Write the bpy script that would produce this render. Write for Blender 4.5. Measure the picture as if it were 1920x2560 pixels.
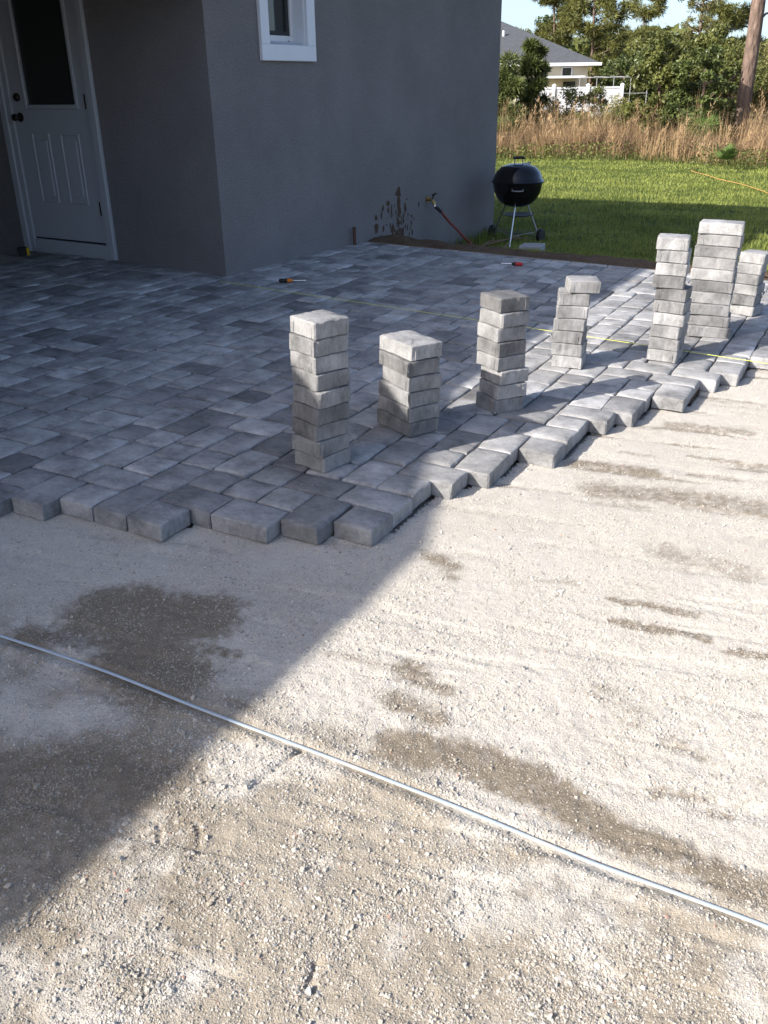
import bpy, math, random
import numpy as np
from mathutils import Matrix, Vector
for o in list(bpy.data.objects): bpy.data.objects.remove(o)
SC = bpy.context.scene
COL = SC.collection
rng = np.random.default_rng(7)
random.seed(7)

# ------------------------------------------------------------------ camera, sky, sun, exposure
EYE = 1.265                                   # camera height above the paving, metres
PITCH, ROLL = .447522, -.0143835
cam_d = bpy.data.cameras.new('camera'); cam = bpy.data.objects.new('camera', cam_d); COL.objects.link(cam)
cam_d.sensor_fit = 'HORIZONTAL'; cam_d.sensor_width = 36.0; cam_d.lens = 2219.2 / 1920 * 36
cam_d.clip_start = .05; cam_d.clip_end = 3000
fw = Vector((0, math.cos(PITCH), -math.sin(PITCH))); r0 = Vector((1, 0, 0)); u0 = r0.cross(fw)
rt = r0 * math.cos(ROLL) + u0 * math.sin(ROLL); up = u0 * math.cos(ROLL) - r0 * math.sin(ROLL)
mw = Matrix((rt, up, -fw)).transposed().to_4x4(); mw.translation = (0, 0, EYE); cam.matrix_world = mw
SC.camera = cam

SUN_AZ, SUN_EL = math.radians(27.5), math.radians(32)      # direction the light travels over the ground, height
w = bpy.data.worlds.new('World'); SC.world = w; w.use_nodes = True
nt = w.node_tree; nt.nodes.clear()
sky = nt.nodes.new('ShaderNodeTexSky'); sky.sky_type = 'NISHITA'; sky.sun_disc = False
sky.sun_elevation = SUN_EL
sun_from = SUN_AZ + math.pi                                 # azimuth (from +x) where the sun stands
sky.sun_rotation = math.pi / 2 - sun_from                   # the node measures clockwise from +y
sky.air_density = .65; sky.dust_density = 1.9; sky.ozone_density = 1.0
bg = nt.nodes.new('ShaderNodeBackground'); bg.inputs[1].default_value = .138
wo = nt.nodes.new('ShaderNodeOutputWorld')
nt.links.new(sky.outputs[0], bg.inputs[0]); nt.links.new(bg.outputs[0], wo.inputs[0])
sd = bpy.data.lights.new('sun', 'SUN'); so = bpy.data.objects.new('sun', sd); COL.objects.link(so)
sd.energy = 4.4; sd.angle = math.radians(.55); sd.color = (1, .95, .88)
ldir = Vector((math.cos(SUN_AZ) * math.cos(SUN_EL), math.sin(SUN_AZ) * math.cos(SUN_EL), -math.sin(SUN_EL)))
so.rotation_euler = ldir.to_track_quat('-Z', 'Y').to_euler(); so.location = (-8, -6, 12)
vs = SC.view_settings; vs.view_transform = 'Standard'; vs.look = 'None'; vs.exposure = 1.12; vs.gamma = 1
vs.use_curve_mapping = False
SC.render.resolution_x, SC.render.resolution_y = 768, 1024
SC.render.engine = 'CYCLES'

# ------------------------------------------------------------------ frames of the place
UNIT = .0752054                               # paving module: 150 mm and 225 mm pavers
PAZ = -.501718                                # heading of the paver courses
HAZ = -.550059                                # heading of the house
PX0, PY0 = -.842908, 2.598232
GX, GY = -.020343, .0040217                   # fall of the patio
def zp(x, y): return GX * x + GY * (y - 3.1625)
UA = np.array([math.cos(PAZ), math.sin(PAZ)]); VA = np.array([-math.sin(PAZ), math.cos(PAZ)])
def uv(x, y):
    dx, dy = x - PX0, y - PY0
    return (dx * UA[0] + dy * UA[1]) / UNIT, (dx * VA[0] + dy * VA[1]) / UNIT
HC = np.array([-1.1186, 6.5538])              # outside corner of the house
HA = np.array([math.cos(HAZ), math.sin(HAZ)]); HB = np.array([-math.sin(HAZ), math.cos(HAZ)])
def hxy(X, Y): p = HC + HA * X + HB * Y; return p[0], p[1]
def lawn_z(y):
    y = np.asarray(y, float)
    return -.25 - .022 * (np.clip(y, 9, 20) - 9) - .005 * np.maximum(0, y - 20)
def smooth(t): t = np.clip(t, 0, 1); return t * t * (3 - 2 * t)
FAR_V = 69.0
def terr(x, y):
    x = np.asarray(x, float); y = np.asarray(y, float)
    u, v = uv(x, y)
    t = (v - FAR_V) * UNIT - (.14 + .26 * smooth((u + 17) / 9))
    s = smooth(t / 1.3)
    return (zp(x, y) - .04) * (1 - s) + lawn_z(y) * s

# ------------------------------------------------------------------ helpers
class Noise:
    def __init__(s, seed): s.g = np.random.default_rng(seed).random((256, 256))
    def __call__(s, x, y):
        xi = np.floor(x).astype(int); yi = np.floor(y).astype(int); fx = x - xi; fy = y - yi
        fx = fx * fx * (3 - 2 * fx); fy = fy * fy * (3 - 2 * fy)
        a = s.g[xi & 255, yi & 255]; b = s.g[(xi + 1) & 255, yi & 255]; c = s.g[xi & 255, (yi + 1) & 255]; d = s.g[(xi + 1) & 255, (yi + 1) & 255]
        return (a * (1 - fx) + b * fx) * (1 - fy) + (c * (1 - fx) + d * fx) * fy
NZ = [Noise(i) for i in range(8)]
def fbm(x, y, o=4, k=0):
    r = 0; a = .5
    for i in range(o): r = r + a * NZ[(k + i) % 8](x * 2 ** i + 17 * i, y * 2 ** i + 5 * i); a *= .5
    return r / (1 - .5 ** o)

def tag(o, label=None, cat=None, group=None, kind=None):
    if label: o['label'] = label
    if cat: o['category'] = cat
    if group: o['group'] = group
    if kind: o['kind'] = kind
    return o
def empty(name, loc=(0, 0, 0), rz=0):
    o = bpy.data.objects.new(name, None); o.empty_display_size = .1; o.location = loc; o.rotation_euler = (0, 0, rz); COL.objects.link(o); return o
def mk_mesh(name, V, F, mat=None, smooth_=False, attr=None):
    me = bpy.data.meshes.new(name)
    V = np.asarray(V, np.float32)
    if isinstance(F, np.ndarray) and F.ndim == 2:
        n, k = F.shape
        me.vertices.add(len(V)); me.vertices.foreach_set('co', V.ravel())
        me.loops.add(n * k); me.loops.foreach_set('vertex_index', F.astype(np.int32).ravel())
        me.polygons.add(n); me.polygons.foreach_set('loop_start', np.arange(0, n * k, k, dtype=np.int32))
        me.polygons.foreach_set('loop_total', np.full(n, k, np.int32))
        me.update(calc_edges=True)
    else:
        me.from_pydata([tuple(map(float, v)) for v in V], [], [tuple(map(int, f)) for f in F]); me.update()
    if mat: me.materials.append(mat)
    if smooth_: me.polygons.foreach_set('use_smooth', np.ones(len(me.polygons), bool))
    if attr:
        for nm, (dom, vals) in attr.items():
            a = me.attributes.new(nm, 'FLOAT', dom); a.data.foreach_set('value', np.asarray(vals, np.float32))
    return me
def link(name, me, parent=None, loc=None, rot=None):
    o = bpy.data.objects.new(name, me); COL.objects.link(o)
    if parent: o.parent = parent
    if loc is not None: o.location = loc
    if rot is not None: o.rotation_euler = rot
    return o
class MB:
    def __init__(s): s.V = []; s.F = []
    def add(s, V, F):
        b = len(s.V); s.V += [tuple(v) for v in V]; s.F += [tuple(i + b for i in f) for f in F]; return s
    def box(s, x0, x1, y0, y1, z0, z1):
        V = [(x, y, z) for z in (z0, z1) for y in (y0, y1) for x in (x0, x1)]
        return s.add(V, [(0, 2, 3, 1), (4, 5, 7, 6), (0, 1, 5, 4), (2, 6, 7, 3), (0, 4, 6, 2), (1, 3, 7, 5)])
    def bbox(s, x0, x1, y0, y1, z0, z1, b=.003):
        """box with chamfered edges"""
        xs, ys, zs = (x0, x1), (y0, y1), (z0, z1); V = []; idx = {}
        for i in (0, 1):
            for j in (0, 1):
                for k in (0, 1):
                    sx, sy, sz = (1 - 2 * i) * b, (1 - 2 * j) * b, (1 - 2 * k) * b
                    for a, off in enumerate(((0, sy, sz), (sx, 0, sz), (sx, sy, 0))):
                        idx[i, j, k, a] = len(V); V.append((xs[i] + off[0], ys[j] + off[1], zs[k] + off[2]))
        F = []
        for i in (0, 1): F.append([idx[i, 0, 0, 0], idx[i, 1, 0, 0], idx[i, 1, 1, 0], idx[i, 0, 1, 0]][::(-1 if i == 0 else 1)])
        for j in (0, 1): F.append([idx[0, j, 0, 1], idx[1, j, 0, 1], idx[1, j, 1, 1], idx[0, j, 1, 1]][::(1 if j == 0 else -1)])
        for k in (0, 1): F.append([idx[0, 0, k, 2], idx[1, 0, k, 2], idx[1, 1, k, 2], idx[0, 1, k, 2]][::(-1 if k == 0 else 1)])
        for i in (0, 1):
            for j in (0, 1): F.append([idx[i, j, 0, 0], idx[i, j, 1, 0], idx[i, j, 1, 1], idx[i, j, 0, 1]])
            for k in (0, 1): F.append([idx[i, 0, k, 0], idx[i, 1, k, 0], idx[i, 1, k, 2], idx[i, 0, k, 2]])
        for j in (0, 1):
            for k in (0, 1): F.append([idx[0, j, k, 1], idx[1, j, k, 1], idx[1, j, k, 2], idx[0, j, k, 2]])
        for i in (0, 1):
            for j in (0, 1):
                for k in (0, 1): F.append([idx[i, j, k, 0], idx[i, j, k, 1], idx[i, j, k, 2]])
        return s.add(V, F)
    def tube(s, pts, rad, n=8, cap=True):
        pts = [Vector(p) for p in pts]
        if not hasattr(rad, '__len__'): rad = [rad] * len(pts)
        V = []; F = []; prev = None
        for i, p in enumerate(pts):
            t = (pts[min(i + 1, len(pts) - 1)] - pts[max(i - 1, 0)]).normalized()
            if prev is None:
                a = t.orthogonal().normalized()
            else:
                a = (prev - t * prev.dot(t)).normalized()
            prev = a; b = t.cross(a)
            for k in range(n):
                c = 2 * math.pi * k / n; V.append(p + (a * math.cos(c) + b * math.sin(c)) * rad[i])
        for i in range(len(pts) - 1):
            for k in range(n): F.append((i * n + k, i * n + (k + 1) % n, (i + 1) * n + (k + 1) % n, (i + 1) * n + k))
        if cap: F.append(tuple(range(n))[::-1]); F.append(tuple((len(pts) - 1) * n + k for k in range(n)))
        return s.add(V, F)
    def lathe(s, prof, n=32, c=(0, 0, 0)):
        V = []; F = []
        for r, z in prof:
            for k in range(n):
                a = 2 * math.pi * k / n; V.append((c[0] + r * math.cos(a), c[1] + r * math.sin(a), c[2] + z))
        for i in range(len(prof) - 1):
            for k in range(n): F.append((i * n + k, i * n + (k + 1) % n, (i + 1) * n + (k + 1) % n, (i + 1) * n + k))
        return s.add(V, F)
    def build(s, name, mat, parent=None, smooth_=False):
        me = mk_mesh(name, s.V, s.F, mat)
        import bmesh
        bm = bmesh.new(); bm.from_mesh(me); bmesh.ops.recalc_face_normals(bm, faces=bm.faces); bm.to_mesh(me); bm.free()
        if smooth_:
            me.polygons.foreach_set('use_smooth', np.ones(len(me.polygons), bool))
            try: me.set_sharp_from_angle(angle=math.radians(40))
            except Exception: pass
        return link(name, me, parent)

# ------------------------------------------------------------------ materials
class N:
    def __init__(s, name, rough=.8, spec=.3, metal=0):
        s.m = bpy.data.materials.new(name); s.m.use_nodes = True; s.t = s.m.node_tree; s.t.nodes.clear()
        s.b = s.n('ShaderNodeBsdfPrincipled'); s.o = s.n('ShaderNodeOutputMaterial'); s.l(s.b.outputs[0], s.o.inputs[0])
        s.b.inputs['Roughness'].default_value = rough; s.b.inputs['Metallic'].default_value = metal
        s.b.inputs['Specular IOR Level'].default_value = spec
    def n(s, t): return s.t.nodes.new(t)
    def l(s, a, b): s.t.links.new(a, b)
    def put(s, x, sock):
        if hasattr(x, 'is_linked') or hasattr(x, 'links'): s.l(x, sock)
        else: sock.default_value = x
    def coord(s, kind='Object', scale=(1, 1, 1), rand=False, rotz=0):
        tc = s.n('ShaderNodeTexCoord'); mp = s.n('ShaderNodeMapping'); s.l(tc.outputs[kind], mp.inputs[0]); mp.inputs['Scale'].default_value = scale
        mp.inputs['Rotation'].default_value = (0, 0, rotz)
        if rand:
            oi = s.n('ShaderNodeObjectInfo'); m = s.n('ShaderNodeMath'); m.operation = 'MULTIPLY'; s.l(oi.outputs['Random'], m.inputs[0]); m.inputs[1].default_value = 60
            s.l(m.outputs[0], mp.inputs['Location'])
        return mp.outputs[0]
    def noise(s, vec, scale, detail=4, rough=.55, out='Fac', dist=0):
        x = s.n('ShaderNodeTexNoise'); x.inputs['Scale'].default_value = scale; x.inputs['Detail'].default_value = detail; x.inputs['Roughness'].default_value = rough
        x.inputs['Distortion'].default_value = dist
        if vec is not None: s.l(vec, x.inputs['Vector'])
        return x.outputs[out]
    def vor(s, vec, scale, out='Distance', feature='F1'):
        x = s.n('ShaderNodeTexVoronoi'); x.feature = feature; x.inputs['Scale'].default_value = scale; s.l(vec, x.inputs['Vector']); return x.outputs[out]
    def ramp(s, f, stops):
        r = s.n('ShaderNodeValToRGB'); e = r.color_ramp.elements
        while len(e) < len(stops): e.new(.5)
        for k, (p, c) in zip(e, stops): k.position = p; k.color = (c, c, c, 1) if not hasattr(c, '__len__') else (*c, 1)
        s.l(f, r.inputs[0]); return r.outputs[0]
    def mix(s, f, a, b, mode='MIX'):
        x = s.n('ShaderNodeMix'); x.data_type = 'RGBA'; x.blend_type = mode
        s.put(f, x.inputs[0]); s.put(a if hasattr(a, 'links') else (*a, 1) if hasattr(a, '__len__') else (a, a, a, 1), x.inputs[6]); s.put(b if hasattr(b, 'links') else (*b, 1) if hasattr(b, '__len__') else (b, b, b, 1), x.inputs[7])
        return x.outputs[2]
    def math(s, op, a, b=0.):
        x = s.n('ShaderNodeMath'); x.operation = op; s.put(a, x.inputs[0]); s.put(b, x.inputs[1]); return x.outputs[0]
    def attr(s, name, out='Fac'):
        a = s.n('ShaderNodeAttribute'); a.attribute_name = name; return a.outputs[out]
    def col(s, c): s.put(c if hasattr(c, 'links') else (*c, 1), s.b.inputs['Base Color']); return s
    def bump(s, h, strength=.5, dist=.01):
        b = s.n('ShaderNodeBump'); b.inputs['Strength'].default_value = strength; b.inputs['Distance'].default_value = dist; s.l(h, b.inputs['Height']); s.l(b.outputs[0], s.b.inputs['Normal']); return s

def simple(name, c, rough=.6, spec=.3, metal=0, var=.12, nscale=12):
    m = N(name, rough, spec, metal); v = m.coord(); f = m.noise(v, nscale, 5)
    m.col(m.mix(f, tuple(x * (1 - var) for x in c), tuple(min(1, x * (1 + var)) for x in c)))
    return m

def paver_mat(name, use_attr=False, stack=False):
    m = N(name, .66, .45)
    if use_attr:
        tone = m.attr('tone'); v = m.coord('Object')
    else:
        oi = m.n('ShaderNodeObjectInfo'); sp = m.n('ShaderNodeSeparateColor'); m.l(oi.outputs['Color'], sp.inputs[0]); tone = sp.outputs[0]
        v = m.coord('Object', rand=True)
    vm = m.n('ShaderNodeMapping'); m.l(v, vm.inputs[0]); vm.inputs['Scale'].default_value = (1, 1.5, .6 if stack else 1)
    big = m.noise(v, 8, 3, .5); mid = m.noise(vm.outputs[0], 30, 8, .78, dist=.2); fine = m.noise(v, 260, 4, .8)
    f = m.math('ADD', m.math('MULTIPLY', big, .9), m.math('MULTIPLY', mid, .8))           # about .85
    f = m.math('MAXIMUM', m.math('ADD', m.math('MULTIPLY', f, 2.1), -.78), .35)
    fn = m.math('ADD', m.math('MULTIPLY', fine, 1.1), .45)
    g = m.math('MULTIPLY', m.math('MULTIPLY', tone, f), fn)
    scuff = m.ramp(m.noise(vm.outputs[0], 75, 7, .75), [(.61, 0.), (.68, .5)])
    dustn = m.ramp(m.noise(v, 14, 6, .6), [(.5, 0.), (.8, .22)])
    cc = m.n('ShaderNodeCombineColor'); m.l(m.math('MULTIPLY', g, 1.02), cc.inputs[0]); m.l(m.math('MULTIPLY', g, 1.0), cc.inputs[1]); m.l(m.math('MULTIPLY', g, .985), cc.inputs[2])
    c = m.mix(scuff, cc.outputs[0], (.46, .45, .43)); c = m.mix(dustn, c, (.4, .39, .37))
    m.col(c)
    hh = m.math('ADD', m.math('MULTIPLY', m.noise(v, 190, 6, .8), 1.2), m.math('MULTIPLY', m.noise(v, 40, 3), 1.))
    m.bump(hh, .8, .004)
    return m.m
M_PAV = paver_mat('paver_concrete'); M_PAVF = paver_mat('paver_concrete_far', True); M_BLK = paver_mat('paver_concrete_loose', False, True)

def stucco(name, c):
    m = N(name, .92, .15); v = m.coord()
    big = m.noise(v, 1.4, 7, .65); f = m.noise(v, 190, 3, .6); md = m.noise(v, 75, 5, .7)
    c0 = m.mix(m.ramp(big, [(.3, 0.), (.7, 1.)]), tuple(x * .84 for x in c), tuple(x * 1.12 for x in c))
    c0 = m.mix(m.ramp(md, [(.35, .55), (.6, 0.)]), c0, tuple(x * .5 for x in c))
    c0 = m.mix(m.ramp(f, [(.62, 0.), (.75, .5)]), c0, tuple(min(1, x * 1.6) for x in c))
    m.col(c0); m.bump(m.math('ADD', f, m.math('MULTIPLY', md, 1.6)), 1., .009); return m.m
M_STUC = stucco('grey_stucco', (.262, .25, .251))
M_WHITE = simple('white_paint', (.62, .65, .69), .5, .4, var=.08, nscale=9).m
M_DOOR = simple('door_paint', (.37, .395, .425), .42, .4, var=.04).m
def m_glass():
    m = N('dark_glass', .06, .5); m.col((.022, .027, .025)); return m.m
M_GLASS = m_glass()
M_SCREEN = simple('insect_screen', (.035, .037, .04), .7).m
M_BRONZE = simple('aged_bronze', (.045, .038, .03), .35, .5, .8).m
M_BLACK = simple('black_enamel', (.008, .008, .009), .16, .5, var=.2).m
M_BLACKP = simple('black_plastic', (.018, .018, .019), .5).m
M_ALU = simple('bright_metal', (.72, .73, .74), .25, .5, 1., .08, 30).m
M_DULLALU = simple('dull_metal', (.3, .3, .29), .5, .5, .7, .2, 30).m
M_RUSTALU = simple('sooty_metal', (.1, .1, .1), .7, .3, .2, .3, 20).m
M_WOOD = simple('weathered_stick', (.2, .14, .085), .85, .2, var=.4, nscale=30).m
M_BRASS = simple('brass', (.4, .28, .12), .4, .5, 1., .2).m
M_HOSE = simple('red_rubber', (.17, .035, .02), .5, .35, var=.2).m
M_ORANGE = simple('orange_plastic', (.62, .17, .02), .4).m
M_RED = simple('red_plastic', (.45, .02, .02), .35).m
M_YEL = simple('yellow_plastic', (.62, .4, .02), .45).m
M_STRING = simple('yellow_twine', (.62, .64, .12), .7).m
M_CORD = simple('orange_cord', (.46, .25, .08), .7).m
M_RUST = simple('rusty_steel', (.1, .055, .04), .8, .3, .3, .4, 25).m
M_ROOF = simple('shingle_grey', (.075, .08, .088), .9, .2, var=.35, nscale=6).m
M_CREAM = simple('cream_render', (.62, .56, .43), .9, .2, var=.06).m
M_VINYL = simple('white_vinyl', (.62, .63, .64), .5, .3, var=.06).m
M_CONC = simple('plain_concrete', (.33, .33, .33), .9, .2, var=.2, nscale=20).m
def m_mud():
    m = N('dried_mud', .95, .1); v = m.coord(); m.col(m.mix(m.noise(v, 60, 5), (.05, .032, .022), (.12, .08, .055))); m.bump(m.noise(v, 150), .6, .004); return m.m
M_MUD = m_mud()
def m_soil():
    m = N('brown_soil', .95, .1); v = m.coord(); n = m.noise(v, 9, 8, .7); n2 = m.noise(v, 70, 4)
    c = m.mix(n, (.045, .028, .018), (.2, .135, .085)); c = m.mix(m.ramp(n2, [(.62, 0.), (.7, 1.)]), c, (.33, .26, .17)); m.col(c)
    m.bump(m.math('ADD', n, m.math('MULTIPLY', n2, .5)), 1, .03); return m.m
M_SOIL = m_soil()
def m_lawn():
    m = N('lawn_thatch', .95, .1); v = m.coord(); n = m.noise(v, 1.3, 6, .65); n2 = m.noise(v, 30, 5, .7)
    c = m.mix(n, (.035, .06, .015), (.075, .1, .028)); c = m.mix(m.ramp(n2, [(.5, 0.), (.75, .6)]), c, (.13, .11, .05)); m.col(c); m.bump(n2, 1, .03); return m.m
M_LAWN = m_lawn()
def m_field():
    m = N('rough_field', .95, .1); v = m.coord(); n = m.noise(v, .6, 7, .65); m.col(m.mix(n, (.05, .06, .02), (.2, .14, .075))); m.bump(n, 1, .1); return m.m
M_FIELD = m_field()
def m_gravel():
    m = N('crushed_limestone', .95, .12); v = m.coord()
    damp = m.attr('damp'); tan = m.attr('tan')
    gr = m.vor(v, 300, 'Color'); sp = m.n('ShaderNodeSeparateColor'); m.l(gr, sp.inputs[0]); gv = sp.outputs[0]
    fine = m.noise(v, 330, 4, .7); mid = m.noise(v, 28, 6, .6)
    pale = m.mix(m.math('ADD', m.math('MULTIPLY', gv, .55), m.math('MULTIPLY', fine, .45)), (.382, .352, .306), (.56, .522, .465))
    brown = m.mix(m.math('ADD', m.math('MULTIPLY', gv, .4), m.math('MULTIPLY', fine, .6)), (.104, .082, .057), (.243, .203, .152))
    tanc = m.mix(m.math('ADD', m.math('MULTIPLY', gv, .45), m.math('MULTIPLY', fine, .55)), (.206, .173, .129), (.378, .33, .262))
    c = m.mix(tan, pale, tanc); c = m.mix(damp, c, brown)
    c = m.mix(m.ramp(mid, [(.3, .2), (.55, 0.)]), c, (.26, .23, .19))
    m.col(c)
    cell = m.vor(v, 330); cell2 = m.vor(v, 150)
    hgt = m.math('ADD', m.math('ADD', m.math('MULTIPLY', cell, -1.), m.math('MULTIPLY', cell2, -.9)), m.math('MULTIPLY', fine, .5))
    m.bump(hgt, .5, .0025)
    return m.m
M_GRAV = m_gravel()
def m_stone():
    m = N('gravel_stone', .9, .2); oi = m.n('ShaderNodeObjectInfo'); r = oi.outputs['Random']
    c = m.ramp(r, [(0., (.22, .21, .2)), (.06, (.3, .275, .235)), (.3, (.44, .405, .35)), (.7, (.54, .505, .45)), (.93, (.62, .59, .54)), (.985, (.3, .31, .33)), (1., (.4, .2, .14))])
    v = m.coord(); c = m.mix(m.math('MULTIPLY', m.noise(v, 3, 4), .4), c, (.3, .27, .22))
    at = m.n('ShaderNodeAttribute'); at.attribute_type = 'INSTANCER'; at.attribute_name = 'wet'; c = m.mix(at.outputs['Fac'], c, (.2, .165, .12)); m.col(c); return m.m
M_STONE = m_stone()
def leaf_mat(name, dark, light, trans=.25, rough=.55):
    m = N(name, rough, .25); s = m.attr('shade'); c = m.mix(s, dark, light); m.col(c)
    if trans:
        tr = m.n('ShaderNodeBsdfTranslucent'); m.l(c, tr.inputs[0]); mx = m.n('ShaderNodeMixShader'); mx.inputs[0].default_value = trans
        m.l(m.b.outputs[0], mx.inputs[1]); m.l(tr.outputs[0], mx.inputs[2]); m.l(mx.outputs[0], m.o.inputs[0])
    return m.m
M_GRASS = leaf_mat('grass_blade', (.085, .12, .02), (.34, .37, .09), .3)
M_DRY = leaf_mat('dry_straw', (.13, .078, .042), (.48, .335, .185), .3, .8)
M_BROWN = leaf_mat('dead_leaf', (.1, .068, .048), (.3, .22, .15), .2, .85)
M_WEED = leaf_mat('weed_leaf', (.04, .06, .016), (.18, .19, .055), .3)
M_OAK = leaf_mat('broad_leaf', (.038, .052, .016), (.165, .175, .05), .25, .45)
M_PINE = leaf_mat('pine_needle', (.05, .06, .018), (.2, .2, .058), .25)
M_DEEP = leaf_mat('deep_green_leaf', (.028, .045, .016), (.115, .14, .042), .2, .4)
M_OLIVE = leaf_mat('olive_leaf', (.07, .075, .025), (.26, .24, .085), .3)
M_CEDAR = leaf_mat('cedar_leaf', (.04, .058, .02), (.15, .175, .055), .2)
M_PALM = leaf_mat('palmetto_leaf', (.035, .07, .015), (.13, .19, .045), .25)
def m_bark():
    m = N('pine_bark', .95, .1); v = m.coord('Object', (1, 1, .35)); n = m.noise(v, 16, 6, .7); vr = m.vor(v, 9)
    c = m.mix(n, (.1, .065, .05), (.34, .25, .2)); c = m.mix(m.ramp(vr, [(.0, .0), (.6, .5)]), c, (.07, .05, .04)); m.col(c); m.bump(m.math('ADD', n, vr), 1, .05); return m.m
M_BARK = m_bark()

# ------------------------------------------------------------------ ground, lawn, soil strip
def grid_sheet(name, xs, ys, zf, mat, kind='structure', smooth_=True):
    X, Y = np.meshgrid(xs, ys); Z = zf(X, Y); nx = len(xs); ny = len(ys)
    V = np.stack([X, Y, Z], -1).reshape(-1, 3)
    i = np.arange(ny - 1)[:, None] * nx + np.arange(nx - 1)[None]; i = i.ravel()
    F = np.stack([i, i + 1, i + nx + 1, i + nx], 1)
    return tag(link(name, mk_mesh(name, V, F, mat, smooth_)), kind=kind)
def spread(a, b, fine, far):
    c = list(np.arange(a, b, fine)); s = fine; p = c[-1]
    while p < far: s *= 1.35; p += s; c.append(p)
    return c
ys = np.array(sorted(set([-800, -400, -200, -100, -60, -40, -30, -25, -20, -15, -12] + list(np.round(spread(-10, 40, .5, 2000), 3)))))
xr = spread(0, 30, .5, 1500); xs = np.array(sorted(set([-v for v in xr] + list(xr))))
ground = grid_sheet('ground', xs, ys, lambda x, y: terr(x, y) - .07, M_FIELD)

# lawn reaches from the soil strip to the brush
def lawn_far(x): return 25.0 - 1.15 * np.maximum(0, np.asarray(x) - 5.2) ** 1.0 * .95 + .25 * np.sin(np.asarray(x) * 2.1)
def lawn_height(x, y): return terr(x, y) - .006 + .02 * (fbm(x * 1.5, y * 1.5, 3) - .5)
def strip_mesh(name, us, ts, zf, mat, wob=0.):
    """sheet along the far edge of the patio: us along, ts beyond it (metres)"""
    V = []; nu = len(us); nt_ = len(ts)
    for t in ts:
        for u in us:
            tt = t + (wob * (fbm(np.array([u * .11]), np.array([t * 3.]), 3, 2)[0] - .5) if t > .3 else 0)
            p = np.array([PX0, PY0]) + UA * u * UNIT + VA * (FAR_V * UNIT + tt)
            V.append((p[0], p[1], zf(p[0], p[1])))
    F = [(j * nu + i, j * nu + i + 1, (j + 1) * nu + i + 1, (j + 1) * nu + i) for j in range(nt_ - 1) for i in range(nu - 1)]
    return mk_mesh(name, V, F, mat, True)
def soil_z(x, y):
    n = fbm(np.array([x * 9.]), np.array([y * 9.]), 4, 1)[0] - .5
    u, v = uv(x, y); t = (v - FAR_V) * UNIT
    heap = .06 * math.exp(-((u + 25.6) / 3.2) ** 2 - ((t - .28) / .2) ** 2) + .05 * math.exp(-((u + 18) / 6) ** 2 - ((t - .35) / .22) ** 2)
    return float(terr(x, y)) + .008 + .06 * n + heap - .03 * max(0, (t - .4))
soil = tag(link('soil_strip', strip_mesh('soil_strip', np.arange(-40, 40, .5), [0.03, .08, .13, .18, .23, .28, .33, .38, .43, .48, .53, .6, .68, .76], soil_z, M_SOIL, .22)), kind='structure')
tv = np.concatenate([np.arange(.36, 3, .15), np.arange(3, 23, .35)])
lawn = tag(link('lawn', strip_mesh('lawn', np.arange(-200, 190, 3.), tv, lambda x, y: float(lawn_height(np.array(x), np.array(y))), M_LAWN)), kind='structure')

# ------------------------------------------------------------------ paving pattern
FIX = [(-8, -2, 2, 2), (-8, 0, 2, 2), (-6, -1, 2, 3), (-4, 0, 2, 2), (-2, 0, 2, 3), (0, 0, 2, 2), (0, 2, 3, 2), (3, 2, 3, 2), (6, 3, 2, 3), (4, 4, 2, 2), (8, 4, 2, 2), (7, 6, 3, 2), (4, 6, 3, 2),
       (2, 4, 2, 2), (2, 6, 2, 2), (8, 8, 2, 2), (8, 10, 3, 2), (10, 12, 2, 3), (10, 15, 2, 3), (12, 16, 2, 2), (11, 18, 3, 2), (12, 20, 2, 2), (12, 22, 3, 2), (14, 24, 2, 3), (14, 27, 2, 2), (14, 29, 2, 2), (16, 28, 2, 3),
       (15, 31, 3, 2), (16, 33, 3, 2), (18, 35, 2, 3), (18, 38, 2, 2), (20, 40, 3, 2), (-5, 2, 3, 2), (-8, 2, 3, 2), (-4, 4, 2, 2), (-2, 3, 2, 3), (6, 8, 2, 3), (8, 12, 2, 2), (8, 14, 2, 3)]
UMIN, UMAX = -52, 32
occ = {}; TILES = []
def put(t):
    for a in range(t[0], t[0] + t[2]):
        for b in range(t[1], t[1] + t[3]):
            if (a, b) in occ: return False
    for a in range(t[0], t[0] + t[2]):
        for b in range(t[1], t[1] + t[3]): occ[a, b] = 1
    TILES.append(t); return True
for t in FIX: put(t)
lev = {}
for a in range(UMIN, UMAX):
    vs_ = [b for (c, b) in occ if c == a]
    if vs_: lev[a] = max(vs_) + 1
    elif a < -8: lev[a] = -4
    else: lev[a] = 42 + int((a - 20) * 2.6) if a >= 20 else 0
# skyline filling: always raise the lowest level run with pieces two or three modules wide
PR = random.Random(21)
it = 0
while it < 20000:
    it += 1
    lo = min(lev.values())
    if lo >= 72: break
    a = min(k for k in lev if lev[k] == lo); b = a
    while b + 1 in lev and lev[b + 1] == lo: b += 1
    wdt = b - a + 1
    if wdt == 1:
        lev[a] += 1; TILES.append((a, lo, 1, 1)) ; continue
    ch = [(2, 2)] * 3 + [(2, 3)] * 3 + [(3, 2)] * 4
    PR.shuffle(ch)
    for pw, ph in ch:
        rest = wdt - pw
        if rest < 0 or rest == 1: continue
        lft = lev.get(a - 1); 
        if lft is not None and lft == lo + ph and PR.random() < .6: continue       # avoid long straight joints
        break
    else:
        pw, ph = (2, 2) if wdt != 3 else (3, 2)
    if wdt == 3: pw, ph = 3, 2
    TILES.append((a, lo, pw, ph))
    for k in range(a, a + pw): lev[k] = lo + ph

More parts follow.
